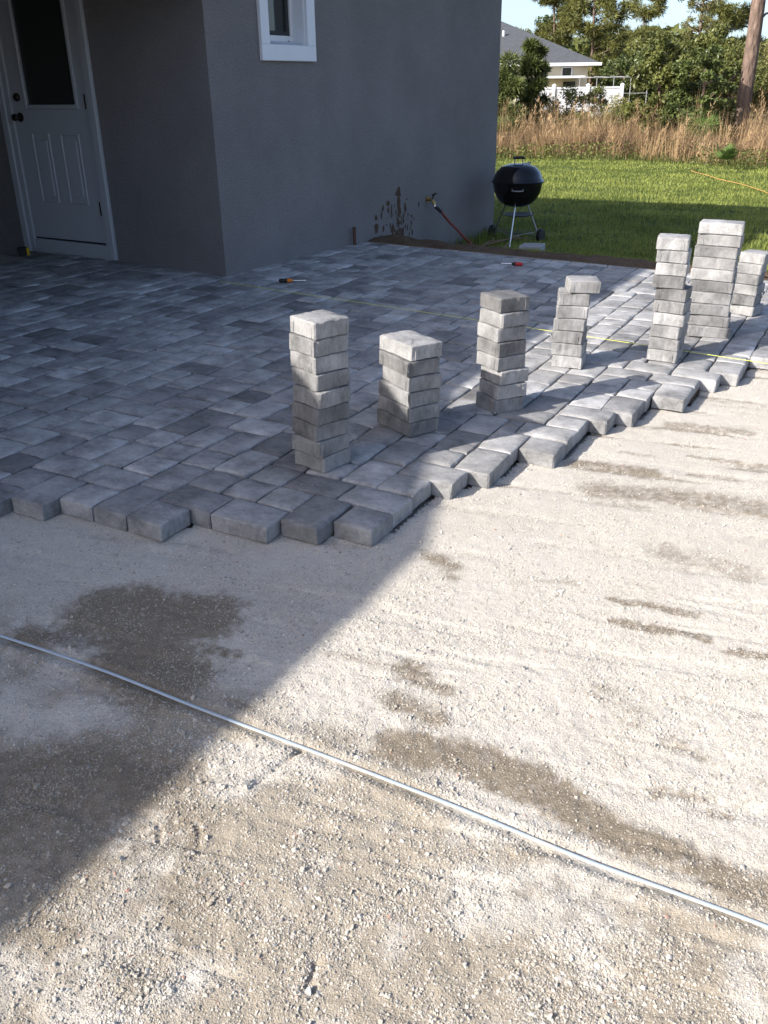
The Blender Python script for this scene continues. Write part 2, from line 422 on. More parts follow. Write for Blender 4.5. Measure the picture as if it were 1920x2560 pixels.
# patio frame: tilted to the fall
ux = Vector((UA[0], UA[1], GX * UA[0] + GY * UA[1])).normalized(); vx = Vector((VA[0], VA[1], GX * VA[0] + GY * VA[1])).normalized()
nz = ux.cross(vx); vx = nz.cross(ux)
PM = Matrix((ux, vx, nz)).transposed().to_4x4(); PM.translation = (PX0, PY0, zp(PX0, PY0))
patio = empty('patio'); patio.matrix_world = PM; tag(patio, kind='structure')

def outline(lx, ly, n, r, jit, R):
    """closed outline with rounded corners, n points per side"""
    P = []
    hx, hy = lx / 2, ly / 2
    cs = [(hx, -hy, hx, hy), (hx, hy, -hx, hy), (-hx, hy, -hx, -hy), (-hx, -hy, hx, -hy)]
    for (x0, y0, x1, y1) in cs:
        for k in range(n):
            t = k / n
            L = math.hypot(x1 - x0, y1 - y0); d = (t * L)
            tt = (r + (L - 2 * r) * (k / (n - 1))) / L
            P.append([x0 + (x1 - x0) * tt, y0 + (y1 - y0) * tt])
    P = np.array(P); P += R.normal(0, jit, P.shape); return P
def paver_mesh(name, lx, ly, th, seed, n=6, mat=None, jit=.0008, rim=.0065, drop=.0055, dome=.0006, ribs=False):
    R = np.random.default_rng(seed)
    P = outline(lx, ly, n, .005, jit, R); m = len(P)
    def inset(d, jz, z):
        s = np.array([max(0, 1 - 2 * d / lx), max(0, 1 - 2 * d / ly)]); Q = P * s; Q = Q + R.normal(0, jit * .8, Q.shape)
        zz = np.full((m, 1), z) + R.normal(0, jz, (m, 1))
        c = (np.abs(Q[:, :1]) / (lx / 2)) ** 4 * (np.abs(Q[:, 1:]) / (ly / 2)) ** 4
        return np.hstack([Q, zz - .002 * c])
    chip = np.zeros((m, 1)); 
    for k in R.integers(0, m, 4): chip[k] = R.uniform(.001, .0045)
    def chipped(A, q): A = A.copy(); A[:, 2:] -= chip * q; A[:, :2] *= 1 - chip * q * 1.2 / min(lx, ly); return A
    rings = [np.hstack([P * (1 - .008 / min(lx, ly) * 2), np.full((m, 1), -th)]), inset(0, .0004, -th + .0035), chipped(inset(0, .0009, -drop), 1.5), chipped(inset(rim * .38, .0008, -drop * .36), 1.2), inset(rim, .0005, -.0006), inset(min(lx, ly) * .24, .0004, dome)]
    V = np.vstack(rings + [np.array([[0, 0, dome * 1.2]])]); F = []
    for q in range(len(rings) - 1):
        for k in range(m): F.append((q * m + k, q * m + (k + 1) % m, (q + 1) * m + (k + 1) % m, (q + 1) * m + k))
    c = len(V) - 1; b = (len(rings) - 1) * m
    for k in range(m): F.append((b + k, b + (k + 1) % m, c))
    F.append(tuple(range(m))[::-1])
    if ribs:                                                    # cast spacer ribs on the sides
        V = list(map(tuple, V))
        for ax in (0, 1):
            hl, hw = (lx / 2, ly / 2) if ax == 0 else (ly / 2, lx / 2)
            for sgn in (-1, 1):
                for tpos in (-.36, .36):
                    c0 = tpos * 2 * hl; w2 = .0022; b0 = len(V); d = hw + .0014
                    for zz in (-th + .004, -.016 - R.random() * .012):
                        for (q, dd) in ((c0 - w2 * 1.6, hw - .002), (c0 - w2 * .6, d), (c0 + w2 * .6, d), (c0 + w2 * 1.6, hw - .002)):
                            V.append((q, sgn * dd, zz) if ax == 0 else (sgn * dd, q, zz))
                    for k in range(3): F.append((b0 + k, b0 + k + 1, b0 + 5 + k, b0 + 4 + k))
                    F.append((b0 + 4, b0 + 5, b0 + 6, b0 + 7))
        V = np.array(V)
    me = mk_mesh(name, V, F, mat)
    sm = np.zeros(len(me.polygons), bool); sm[3 * m:6 * m] = True; me.polygons.foreach_set('use_smooth', sm)
    return me
VAR = {}
GAP = .0056
for (pw, ph) in ((2, 2), (2, 3), (3, 2), (1, 1)):
    VAR[pw, ph] = [paver_mesh('paver_%d_%d' % (pw, ph), pw * UNIT - GAP, ph * UNIT - GAP, .06, 100 + 10 * pw + ph + 37 * s, 4, M_PAV) for s in range(6)]

camR, camU, camF = np.array(rt), np.array(up), np.array(fw)
def proj(P):
    d = np.asarray(P, float) - np.array([0, 0, EYE]); c = d @ camF
    return 384 + 887.68 * (d @ camR) / c, 512 - 887.68 * (d @ camU) / c, c
def in_house(x, y, tol=0.):
    d = np.array([x, y]) - HC; X, Y = d @ HA, d @ HB
    return X < -tol and Y > tol
lst = []
for (a, b, pw, ph) in TILES:
    if b >= FAR_V: continue
    lv = min(ph, FAR_V - b)
    if lv < .6: continue
    cu, cv = (a + pw / 2), (b + lv / 2)
    wx, wy = np.array([PX0, PY0]) + UNIT * (UA * cu + VA * cv)
    cor = [np.array([PX0, PY0]) + UNIT * (UA * (a + i * pw) + VA * (b + j * lv)) for i in (0, 1) for j in (0, 1)]
    ins = [in_house(*c, .03) for c in cor]
    d = np.array([wx, wy]) - HC; X, Y = d @ HA, d @ HB
    if all(ins): continue
    if X < -.045 and Y > .25 and sum(ins) >= 2: continue                 # open joint along the side wall
    q = [proj((c[0], c[1], zp(*c))) for c in cor]
    vis = wy > .4 and max(p[0] for p in q) > -40 and min(p[0] for p in q) < 808 and min(p[1] for p in q) < 1100
    area = 0
    if vis:
        o4 = [q[0], q[1], q[3], q[2]]; area = abs(sum(o4[i][0] * o4[(i + 1) % 4][1] - o4[(i + 1) % 4][0] * o4[i][1] for i in range(4))) / 2
    lst.append((area if vis else 0, a, b, pw, ph, lv, cu, cv))
lst.sort(reverse=True)
TR = np.random.default_rng(5)
def tone_of(): return float(np.clip(.272 + .056 * TR.standard_normal() + (.06 if TR.random() < .12 else 0) - (.03 if TR.random() < .18 else 0), .14, .44))
farV, farF, farT = [], [], []; nb = 0
for i, (area, a, b, pw, ph, lv, cu, cv) in enumerate(lst):
    me = VAR[pw, ph][int(TR.integers(6))]
    jx, jy, jz, ja = TR.normal(0, .0012), TR.normal(0, .0012), TR.normal(0, .0016), TR.normal(0, .008)
    tx, ty = TR.normal(0, .007, 2)
    flip = math.pi * int(TR.integers(2)); sc_ = lv / ph
    tone = tone_of()
    M = Matrix.Translation((cu * UNIT + jx, cv * UNIT + jy, jz)) @ Matrix.Rotation(ja + flip, 4, 'Z') @ Matrix.Rotation(tx, 4, 'X') @ Matrix.Rotation(ty, 4, 'Y') @ Matrix.Diagonal((1, sc_, 1, 1))
    if i < 300 and area > 0:
        o = link('paver', me, patio); o.matrix_local = M; o.color = (tone, tone, tone, 1)
    else:
        if area == 0 and abs(a) > 60: continue
        n = len(me.vertices); co = np.empty(n * 3, np.float32); me.vertices.foreach_get('co', co); co = co.reshape(-1, 3)
        Mn = np.array(M); co = co @ Mn[:3, :3].T + Mn[:3, 3]
        for p in me.polygons: farF.append([v + nb for v in p.vertices])
        farV.append(co); farT += [tone] * n; nb += n
if farV:
    me = mk_mesh('distant_pavers', np.vstack(farV), farF, M_PAVF, False, {'tone': ('POINT', farT)})
    me.polygons.foreach_set('use_smooth', np.array([len(p.vertices) < 9 for p in me.polygons], bool))
    try: me.set_sharp_from_angle(angle=math.radians(50))
    except Exception: pass
    tag(link('distant_pavers', me, patio), kind='stuff')
# bedding sand shows in the open joints and as a pale lip along the far edge
sb = MB(); sb.box(UMIN * UNIT, 18 * UNIT, 30 * UNIT, FAR_V * UNIT, -.075, -.045); sb.box(UMIN * UNIT, 8 * UNIT, 4.2 * UNIT, 30 * UNIT, -.0751, -.0451)
bedj = sb.build('joint_sand', M_SOIL, patio)
lipV = []; lipF = []
for i, u in enumerate(np.arange(-30, 30, .4)):
    n0 = fbm(np.array([u * .8]), np.array([1.3]), 4, 3)[0]
    for (t, z) in ((-.01, -.004), (.012 + .03 * n0, .002 * n0 - .004), (.03 + .045 * n0, -.05)): lipV.append((u * UNIT, FAR_V * UNIT + t, z))
    if i:
        b = (i - 1) * 3; lipF += [(b, b + 3, b + 4, b + 1), (b + 1, b + 4, b + 5, b + 2)]
M_SAND = simple('sand_lip', (.3, .22, .14), .95, .1, var=.4, nscale=30).m
link('sand_lip', mk_mesh('sand_lip', lipV, lipF, M_SAND, True), patio)

# ------------------------------------------------------------------ gravel bed
CAPS = [(-0.966, 1.995, -0.721, 1.996, 0.055, 0.8), (-0.774, 2.12, -0.526, 2.10, 0.12, 1.), (-0.657, 1.891, -0.529, 1.842, 0.10, 1.0), (-0.70, 2.14, -0.567, 1.804, 0.12, 1.0), (-0.479, 1.954, -0.395, 1.923, 0.024, 0.8), (-0.435, 2.149, -0.168, 2.044, 0.026, 0.35), (-0.80, 1.421, -0.577, 1.456, 0.15, 0.85), (-0.70, 1.25, -0.451, 1.326, 0.11, 0.7), (-0.595, 1.133, -0.389, 1.133, 0.10, 0.6), (-0.616, 1.017, -0.402, 1.017, 0.075, 0.5), (-0.314, 1.061, -0.073, 1.039, 0.042, 0.35), (-0.282, 1.267, -0.081, 1.278, 0.031, 0.4), (-0.373, 1.731, -0.313, 1.696, 0.017, 0.6), (-0.161, 1.924, -0.006, 1.874, 0.019, 0.6), (-0.198, 1.629, -0.09, 1.582, 0.042, 0.6), (-0.071, 0.954, -0.011, 0.934, 0.048, 0.4), (0.025, 1.557, 0.181, 1.517, 0.056, 1.0), (0.181, 1.517, 0.304, 1.442, 0.057, 1.0), (0.304, 1.442, 0.412, 1.338, 0.048, 1.0), (0.412, 1.338, 0.537, 1.256, 0.042, 0.95), (0.537, 1.256, 0.694, 1.158, 0.045, 0.9), (0.053, 1.399, 0.277, 1.268, 0.026, 0.4), (0.057, 1.862, 0.092, 1.821, 0.044, 0.8), (0.091, 1.801, 0.15, 1.771, 0.027, 0.8), (0.029, 1.723, 0.108, 1.659, 0.04, 0.8), (0.657, 2.2, 0.877, 2.109, 0.022, 0.8), (0.635, 2.076, 0.848, 1.999, 0.023, 0.85), (0.893, 2.469, 1.087, 2.36, 0.073, 0.62), (0.80, 2.96, 1.36, 2.80, 0.085, 0.75), (0.558, 1.417, 0.663, 1.407, 0.019, 0.7), (0.641, 1.575, 0.695, 1.534, 0.027, 0.65), (0.122, 2.463, 0.232, 2.385, 0.028, 0.8), (0.165, 2.4, 0.212, 2.324, 0.027, 0.7), (0.9, 1.942, 0.992, 1.909, 0.018, 0.8), (0.535, 1.763, 0.583, 1.669, 0.042, 0.55), (0.241, 1.186, 0.439, 1.153, 0.028, 0.55), (0.321, 1.126, 0.491, 1.1, 0.036, 0.5), (0.412, 1.05, 0.566, 1.003, 0.057, 0.45), (0.031, 1.05, 0.151, 0.981, 0.044, 0.4), (0.236, 1.003, 0.344, 0.938, 0.042, 0.45), (0.662, 1.358, 0.687, 1.345, 0.015, 0.7), (0.364, 2.296, 0.582, 2.283, 0.013, 0.5), (0.773, 1.465, 0.811, 1.454, 0.013, 0.6), (0.758, 3.21, 1.013, 3.107, 0.055, 0.8), (1.263, 3.64, 1.56, 3.567, 0.04, 0.7), (1.21, 3.294, 1.502, 3.194, 0.021, 0.7), (1.543, 3.983, 1.788, 3.915, 0.021, 0.5), (1.472, 3.945, 1.76, 3.844, 0.013, 0.5), (0.964, 3.318, 1.076, 3.266, 0.017, 0.6)]
PIPE = [(-1.30, 2.115), (-1.026, 1.993), (-0.719, 1.844), (-0.449, 1.694), (-0.223, 1.573), (-0.008, 1.457), (0.185, 1.349), (0.367, 1.242), (0.531, 1.158), (0.665, 1.088), (0.90, .955)]
def seg_dist(x, y, x1, y1, x2, y2):
    dx, dy = x2 - x1, y2 - y1; t = np.clip(((x - x1) * dx + (y - y1) * dy) / (dx * dx + dy * dy), 0, 1)
    return np.hypot(x - x1 - t * dx, y - y1 - t * dy)
def pipe_dist(x, y):
    d = 9.
    for (p, q) in zip(PIPE, PIPE[1:]): d = np.minimum(d, seg_dist(x, y, *p, *q))
    return d
def streak(x, y, k, sx=2.2, sy=16.):
    c, s = math.cos(-.30), math.sin(-.30); X = x * c + y * s; Y = -x * s + y * c
    return fbm(X * sx, Y * sy, 4, k)
def damp_map(x, y):
    wx = x + .05 * (fbm(x * 9, y * 9, 3, 2) - .5); wy = y + .05 * (fbm(x * 9 + 50, y * 9, 3, 3) - .5)
    wx = wx + .02 * (fbm(x * 60, y * 60, 2, 1) - .5); wy = wy + .02 * (fbm(x * 60, y * 60, 2, 5) - .5)
    r = np.zeros_like(x)
    for (x1, y1, x2, y2, rad, st) in CAPS:
        d = seg_dist(wx, wy, x1, y1, x2, y2); r = np.maximum(r, st * smooth(1.3 - d / (rad * 1.5)))
    far = smooth((y - 1.9) / 1.5)
    r = np.maximum(r, .75 * smooth((streak(x, y, 4) - .62) / .12) * (.35 + .65 * far))
    br = fbm(x * 55, y * 55, 4, 6) - .5; fi = fbm(x * 160, y * 160, 2, 3) - .5
    return smooth((r + .75 * br + .45 * fi - .22) / .75) * np.clip(r * 1.2, .0, .95)
def tan_map(x, y):
    near = smooth((1.72 + .45 * (fbm(x * 2.3, y * 2.3, 3, 1) - .5) - .50 * x - y) / .35)
    pt = smooth((fbm(x * 6, y * 6, 4, 0) - .34) / .22)
    return np.clip(near * pt * .95 + .12 * smooth((fbm(x * 4, y * 4, 3, 5) - .5) / .2), 0, 1)
def gravel_h(x, y):
    hgt = zp(x, y) - .0605
    near = smooth((2.2 - y) / 1.0)
    hgt = hgt + (.005 + .006 * near) * (fbm(x * 5, y * 5, 3, 0) - .5)
    hgt = hgt + (.0025 + .0035 * near) * (fbm(x * 30, y * 30, 3, 2) - .5) + .0035 * (fbm(x * 90, y * 90, 3, 5) - .5)
    hgt = hgt - .004 * smooth((streak(x, y, 4) - .58) / .15) + .0018 * (streak(x, y, 1, 3, 40) - .5)
    pd = pipe_dist(x, y); hgt = hgt - .004 * np.exp(-(pd / .02) ** 2) + .004 * np.exp(-((pd - .03) / .018) ** 2)
    # heel and rake marks
    for (cx, cy, rr, a0, a1) in ((-.50, 1.30, .05, -.3, 1.0), (-.44, 1.29, .07, -.2, .9)):
        d = np.abs(np.hypot(x - cx, y - cy) - rr); an = np.mod(np.arctan2(y - cy, x - cx) - a0, 2 * math.pi)
        hgt = hgt - .003 * np.exp(-(d / .006) ** 2) * (an < a1 - a0) + .002 * np.exp(-((d - .012) / .007) ** 2) * (an < a1 - a0)
    for (x1, y1, x2, y2) in ((-.245, 1.49, -.185, 1.56), (-.29, 1.44, -.255, 1.475), (-.135, .98, -.125, 1.02)):
        d = seg_dist(x, y, x1, y1, x2, y2); hgt = hgt - .009 * np.exp(-(d / .008) ** 2)
    return hgt
def patio_mask(x, y, grow=0.):
    u, v = uv(x, y); ui = np.floor(u).astype(int); lo = np.full(u.shape, 999.)
    for k in range(UMIN, UMAX):
        vs_ = [b for (a, b, pw, ph) in TILES if a <= k < a + pw]
        if vs_: lo[ui == k] = min(vs_)
    return v > lo + grow
def gravel_part(xs, ys):
    X, Y = np.meshgrid(xs, ys); nx, ny = len(xs), len(ys)
    i = (np.arange(ny - 1)[:, None] * nx + np.arange(nx - 1)[None]).ravel()
    F = np.stack([i, i + 1, i + nx + 1, i + nx], 1)
    x, y = X.ravel(), Y.ravel()
    keep = ~(patio_mask(x, y, 1.6)) & (np.abs(x) < .62 * y + .45)
    F = F[keep[F].all(1)]
    used = np.unique(F); mp = np.full(len(x), -1); mp[used] = np.arange(len(used)); F = mp[F]
    x, y = x[used], y[used]
    return np.stack([x, y, gravel_h(x, y)], 1), F
V1, F1 = gravel_part(np.arange(-1.5, 1.9, .0058), np.arange(.55, 2.3, .0058))
y_end = np.arange(.55, 2.3, .0058)[-1]
V2, F2 = gravel_part(np.arange(-2.6, 3.2, .013), np.arange(y_end, 4.9, .013))
V = np.vstack([V1, V2]); F = np.vstack([F1, F2 + len(V1)])
me = mk_mesh('gravel_bed', V, F, M_GRAV, True, {'damp': ('POINT', damp_map(V[:, 0].astype(float), V[:, 1].astype(float))), 'tan': ('POINT', tan_map(V[:, 0].astype(float), V[:, 1].astype(float)))})
gravel = tag(link('gravel_bed', me), kind='structure')
# the bed continues outside the picture
def yard_z(x, y):
    u, v = uv(x, y); return zp(x, y) - .085 - .6 * smooth((v - 62) / 5)
ob = grid_sheet('gravel_yard', np.arange(-6, 12.1, .3), np.arange(-8, 8.1, .3), yard_z, M_GRAV)

# loose stones, instanced on points
NS = 380000
y = .85 * (4.6 / .85) ** rng.random(NS); x = (rng.random(NS) * 2 - 1) * (.47 * y + .22)
dm = damp_map(x, y); tn = tan_map(x, y)
clump = fbm(x * 7, y * 7, 4, 3); pd = pipe_dist(x, y)
keepp = (.25 + .9 * smooth((clump - .38) / .25)) * (1 - .35 * dm)
keepp = np.where(y > 2.2, keepp * .75 + .2, keepp)
pm = patio_mask(x, y, -.02); crumb = pm & ~patio_mask(x, y, 5.) & (rng.random(NS) < .012)      # crumbs kicked onto the first rows
k = ((rng.random(NS) < keepp) & ~pm & (pd > .009)) | crumb
x, y, clump, crumb = x[k], y[k], clump[k], crumb[k]
sz = np.exp(rng.normal(math.log(.0012), .45, len(x)))
big = rng.random(len(x)) < (.003 + .022 * smooth((clump - .57) / .12)) * smooth((2.4 - y) / 1.0); sz = np.where(big, np.exp(rng.normal(math.log(.0028), .38, len(x))), sz)
sz = np.clip(sz, .0007, .009)
sz = np.where(crumb, np.minimum(sz, .0025), sz)
zs = np.where(crumb, zp(x, y) + .0015, gravel_h(x, y)) + sz * .12
me = bpy.data.meshes.new('gravel_stones'); me.vertices.add(len(x)); me.vertices.foreach_set('co', np.stack([x, y, zs], 1).astype(np.float32).ravel())
a = me.attributes.new('scl', 'FLOAT_VECTOR', 'POINT'); S = np.stack([sz * rng.uniform(.8, 1.35, len(x)), sz * rng.uniform(.7, 1.1, len(x)), sz * rng.uniform(.35, .7, len(x))], 1); a.data.foreach_set('vector', S.astype(np.float32).ravel())
a = me.attributes.new('rot', 'FLOAT_VECTOR', 'POINT'); Rr = np.stack([rng.normal(0, .45, len(x)), rng.normal(0, .45, len(x)), rng.uniform(0, 6.28, len(x))], 1); a.data.foreach_set('vector', Rr.astype(np.float32).ravel())
a = me.attributes.new('wet', 'FLOAT', 'POINT'); a.data.foreach_set('value', np.clip(damp_map(x, y) * .5 + tan_map(x, y) * .2, 0, 1).astype(np.float32))
a = me.attributes.new('pick', 'INT', 'POINT'); a.data.foreach_set('value', rng.integers(0, 5, len(x)).astype(np.int32))
me.update()
stones = tag(link('gravel_stones', me), 'loose pale limestone chips scattered over the gravel bed', 'gravel', kind='stuff')
ng = bpy.data.node_groups.new('stone_scatter', 'GeometryNodeTree')
ng.interface.new_socket('Geometry', in_out='INPUT', socket_type='NodeSocketGeometry'); ng.interface.new_socket('Geometry', in_out='OUTPUT', socket_type='NodeSocketGeometry')
gi = ng.nodes.new('NodeGroupInput'); go = ng.nodes.new('NodeGroupOutput'); jn = ng.nodes.new('GeometryNodeJoinGeometry')
for s in range(5):
    ic = ng.nodes.new('GeometryNodeMeshIcoSphere'); ic.inputs['Radius'].default_value = 1; ic.inputs['Subdivisions'].default_value = 2
    sp_ = ng.nodes.new('GeometryNodeSetPosition'); no = ng.nodes.new('ShaderNodeTexNoise'); no.noise_dimensions = '4D'; no.inputs['W'].default_value = 3.7 * s; no.inputs['Scale'].default_value = .9; no.inputs['Detail'].default_value = 2
    vm = ng.nodes.new('ShaderNodeVectorMath'); vm.operation = 'SUBTRACT'; vm.inputs[1].default_value = (.5, .5, .5); ng.links.new(no.outputs['Color'], vm.inputs[0])
    vm2 = ng.nodes.new('ShaderNodeVectorMath'); vm2.operation = 'SCALE'; vm2.inputs['Scale'].default_value = 2.2; ng.links.new(vm.outputs[0], vm2.inputs[0])
    ng.links.new(ic.outputs[0], sp_.inputs[0]); ng.links.new(vm2.outputs[0], sp_.inputs['Offset'])
    sm_ = ng.nodes.new('GeometryNodeSetMaterial'); sm_.inputs['Material'].default_value = M_STONE; ng.links.new(sp_.outputs[0], sm_.inputs[0])
    ti = ng.nodes.new('GeometryNodeGeometryToInstance'); ng.links.new(sm_.outputs[0], ti.inputs[0]); ng.links.new(ti.outputs[0], jn.inputs[0])
def named(nm, typ):
    q = ng.nodes.new('GeometryNodeInputNamedAttribute'); q.data_type = typ; q.inputs['Name'].default_value = nm; return q.outputs[0]
ip = ng.nodes.new('GeometryNodeInstanceOnPoints'); ng.links.new(gi.outputs[0], ip.inputs['Points']); ng.links.new(jn.outputs[0], ip.inputs['Instance'])
ip.inputs['Pick Instance'].default_value = True; ng.links.new(named('pick', 'INT'), ip.inputs['Instance Index']); ng.links.new(named('scl', 'FLOAT_VECTOR'), ip.inputs['Scale'])
e2r = ng.nodes.new('FunctionNodeEulerToRotation'); ng.links.new(named('rot', 'FLOAT_VECTOR'), e2r.inputs[0]); ng.links.new(e2r.outputs[0], ip.inputs['Rotation'])
ng.links.new(ip.outputs[0], go.inputs[0])
md = stones.modifiers.new('scatter', 'NODES'); md.node_group = ng; stones.data.materials.append(M_STONE)

# ------------------------------------------------------------------ house
house = empty('house', (HC[0], HC[1], 0), HAZ)
tag(house, 'grey stucco house with white trimmed window and white porch door', 'house')
EAVE = 2.46
WY1 = 4.6
wall = MB()
# side wall (faces the patio) with a window opening, and the porch wall with a door opening
WIN = (.648, 1.107, 1.543, 2.14)
DX0, DX1, DZ1 = -2.09, -1.155, 2.19
def xwall(m, x0, x1, ya, yb, za, zb): m.box(x0, x1, ya, yb, za, zb)
T = .22
for (ya, yb, za, zb) in ((0, WIN[0], -.7, EAVE), (WIN[1], WY1, -.7, EAVE), (WIN[0], WIN[1], -.7, WIN[2]), (WIN[0], WIN[1], WIN[3], EAVE)): wall.box(-T, 0, ya, yb, za, zb)
side_wall = wall.build('side_wall', M_STUC, house)
wall = MB()
for (xa, xb, za, zb) in ((-7, DX0, -.3, EAVE), (DX1, -T, -.3, EAVE), (DX0, DX1, DZ1, EAVE), (DX0, DX1, -.3, .055)): wall.box(xa, xb, .0, T, za, zb)
porch_wall = wall.build('porch_wall', M_STUC, house)
# corner filler so the two walls meet, slight rounding of the stucco corner
m = MB(); m.box(-T - .0, -.0006, .0006, T, -.7, EAVE)
bw = MB(); bw.box(-7, -T - .001, WY1 - T, WY1 - .002, -.9, EAVE); bw.box(-7.2, -7, -9.5, WY1, -.9, EAVE); bw.build('rear_wall', M_STUC, house)
wg = MB(); wg.box(-7, .55, -9.6, -5.9, -.5, EAVE); wg.build('wing_wall', M_STUC, house)
pw_ = MB(); pw_.box(-3.6, -3.4, -5.9, -.001, -.5, EAVE - .021); pw_.build('shade_wall', M_STUC, house)  # unseen wall added to cut the light reaching the door wall
pb = MB(); pb.box(-.02, .2, -5.9, -.001, 1.9, EAVE - .001); pb.build('shade_beam', M_STUC, house)  # added out of view to keep sky light off the door wall
ROOF = [(1.06, -10.1), (1.05, -7.97), (.97, -6.47), (.46, -5.07), (.40, -3.94), (.33, -1.67), (.33, 4.92), (-7.5, 4.92), (-7.5, -10.1)]
n = len(ROOF); rm = MB()
cx, cy = -3.4, -2.6
V = [(x, yy, EAVE - .0) for x, yy in ROOF] + [(x, yy, EAVE + .16) for x, yy in ROOF] + [(cx + (x - cx) * .12, cy + (yy - cy) * .45, EAVE + 1.5) for x, yy in ROOF]
Fs = [tuple(range(n))[::-1]] + [(i, (i + 1) % n, n + (i + 1) % n, n + i) for i in range(n)] + [(n + i, n + (i + 1) % n, 2 * n + (i + 1) % n, 2 * n + i) for i in range(n)] + [tuple(range(2 * n, 3 * n))]
rm.add(V, Fs); roof = rm.build('roof', M_ROOF, house)
sof = MB(); sof.box(-7.1, .25, -5.6, -.02, EAVE - .02, EAVE - .004); sof.build('porch_ceiling', M_STUC, house)
# window
ty0, ty1, tz0 = .553, 1.21, 1.437
tr_ = MB()
tr_.bbox(0, .03, ty0, ty1, tz0, WIN[2], .004); tr_.bbox(0, .0295, ty0, WIN[0], WIN[2] - .0, WIN[3] + .1, .003); tr_.bbox(0, .0295, WIN[1], ty1, WIN[2] - .0, WIN[3] + .1, .003); tr_.bbox(0, .029, WIN[0], WIN[1], WIN[3], WIN[3] + .1, .003)
trim = tr_.build('window_surround', M_WHITE, house)
m = MB(); d = .105
m.box(-d, .004, WIN[0] + .001, WIN[0] + .012, WIN[2], WIN[3]); m.box(-d, .004, WIN[1] - .012, WIN[1] - .001, WIN[2], WIN[3])
m.add([(-d, WIN[0] + .012, WIN[2] + .03), (.004, WIN[0] + .012, WIN[2] + .002), (.004, WIN[1] - .012, WIN[2] + .002), (-d, WIN[1] - .012, WIN[2] + .03)], [(0, 1, 2, 3)])
m.build('window_reveal', M_WHITE, trim)
m = MB(); fy0, fy1, fz0, fz1 = WIN[0] + .012, WIN[1] - .012, WIN[2] + .02, WIN[3]
for bx in ((-d - .03, -d + .012, fy0, fy1, fz0, fz0 + .045), (-d - .03, -d + .011, fy0, fy0 + .03, fz0 + .045, fz1), (-d - .03, -d + .011, fy1 - .03, fy1, fz0 + .045, fz1)): m.bbox(*bx, .003)
sash = m.build('window_frame', M_VINYL, house)
m = MB()
for bx in ((-d - .02, -d - .002, fy0 + .03, fy1 - .03, fz0 + .045, fz0 + .075), (-d - .02, -d - .003, fy1 - .065, fy1 - .03, fz0 + .075, fz1)): m.bbox(*bx, .002)
m.build('screen_frame', M_SCREEN, sash)
m = MB(); m.box(-d - .03, -d - .018, fy0 + .03, fy1 - .03, fz0 + .06, fz1); m.build('window_pane', M_GLASS, sash)
m = MB(); m.bbox(-d + .012, -d + .016, fy1 - .075, fy1 - .06, fz0 + .008, fz0 + .014, .001); m.build('weep_hole_cover', M_BLACKP, sash)
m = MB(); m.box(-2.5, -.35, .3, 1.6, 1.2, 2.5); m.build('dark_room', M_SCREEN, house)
# door with frame
fr = MB()
for bx in ((-2.155, -2.085, -.028, .03, .06, DZ1 + .06), (-1.16, -1.09, -.028, .03, .06, DZ1 + .06), (-2.085, -1.16, -.0275, .03, DZ1, DZ1 + .06)): fr.bbox(*bx, .006)
fr.bbox(-2.085, -2.03, -.012, .05, .06, DZ1, .004); fr.bbox(-1.193, -1.16, -.012, .05, .06, DZ1, .004)
frame = fr.build('door_frame', M_DOOR, house)
m = MB(); m.bbox(-2.03, -1.193, -.010, .06, .058, .168, .003); m.build('threshold', M_DOOR, frame)
m = MB(); m.box(-2.03, -1.193, .012, .06, .168, .184); m.build('gap_shade_strip', M_BLACKP, frame)  # solid black strip paints the dark gap under the door
ds = MB(); px0, px1, pz0, pz1 = -2.027, -1.196, .182, DZ1
gl = (-1.847, -1.312, 1.17, 2.02)
for (xa, xb, za, zb) in ((px0, gl[0], pz0, pz1), (gl[1], px1, pz0, pz1), (gl[0], gl[1], pz0, gl[2]), (gl[0], gl[1], gl[3], pz1)): ds.box(xa, xb, .004, .045, za, zb)
door = ds.build('door', M_DOOR, house)
def rim_box(x0, x1, z0, z1, w_, y0, y1):
    q = MB(); q.bbox(x0 - w_, x0, y0, y1, z0 - w_, z1 + w_, .005); q.bbox(x1, x1 + w_, y0, y1, z0 - w_, z1 + w_, .005); q.bbox(x0, x1, y0, y1, z0 - w_, z0, .005); q.bbox(x0, x1, y0, y1, z1, z1 + w_, .005); return q
rim_box(*gl, .03, -.012, .02).build('lite_moulding', M_DOOR, door)
m = MB(); m.box(gl[0], gl[1], .015, .025, gl[2], gl[3]); m.build('door_glass', M_GLASS, door)
for (xa, xb) in ((-1.86, -1.66), (-1.535, -1.33)):
    q = rim_box(xa + .014, xb - .014, .474, .956, .014, -.004, .012); q.bbox(xa + .04, xb - .04, -.002, .01, .51, .92, .004); q.build('raised_panel', M_DOOR, door)
for zz in (.44, 1.19, 1.95):
    m = MB(); m.tube([(-1.196, -.010, zz - .05), (-1.196, -.010, zz + .05)], .008, 8); m.box(-1.21, -1.182, -.006, .004, zz - .05, zz + .05); m.build('hinge', M_BRONZE, door)
def turned(name, c, prof):
    q = MB(); V = []; F = []; nn = 20
    for r, yy in prof:
        for k_ in range(nn): an = 2 * math.pi * k_ / nn; V.append((c[0] + r * math.cos(an), yy, c[1] + r * math.sin(an)))
    for i in range(len(prof) - 1):
        for k_ in range(nn): F.append((i * nn + k_, i * nn + (k_ + 1) % nn, (i + 1) * nn + (k_ + 1) % nn, (i + 1) * nn + k_))
    F.append(tuple((len(prof) - 1) * nn + k_ for k_ in range(nn))); q.add(V, F); return q.build(name, M_BRONZE, door, True)
turned('door_knob', (-1.955, 1.082), [(.033, .004), (.033, -.006), (.014, -.012), (.012, -.035), (.024, -.042), (.028, -.055), (.022, -.066), (.0, -.068)])
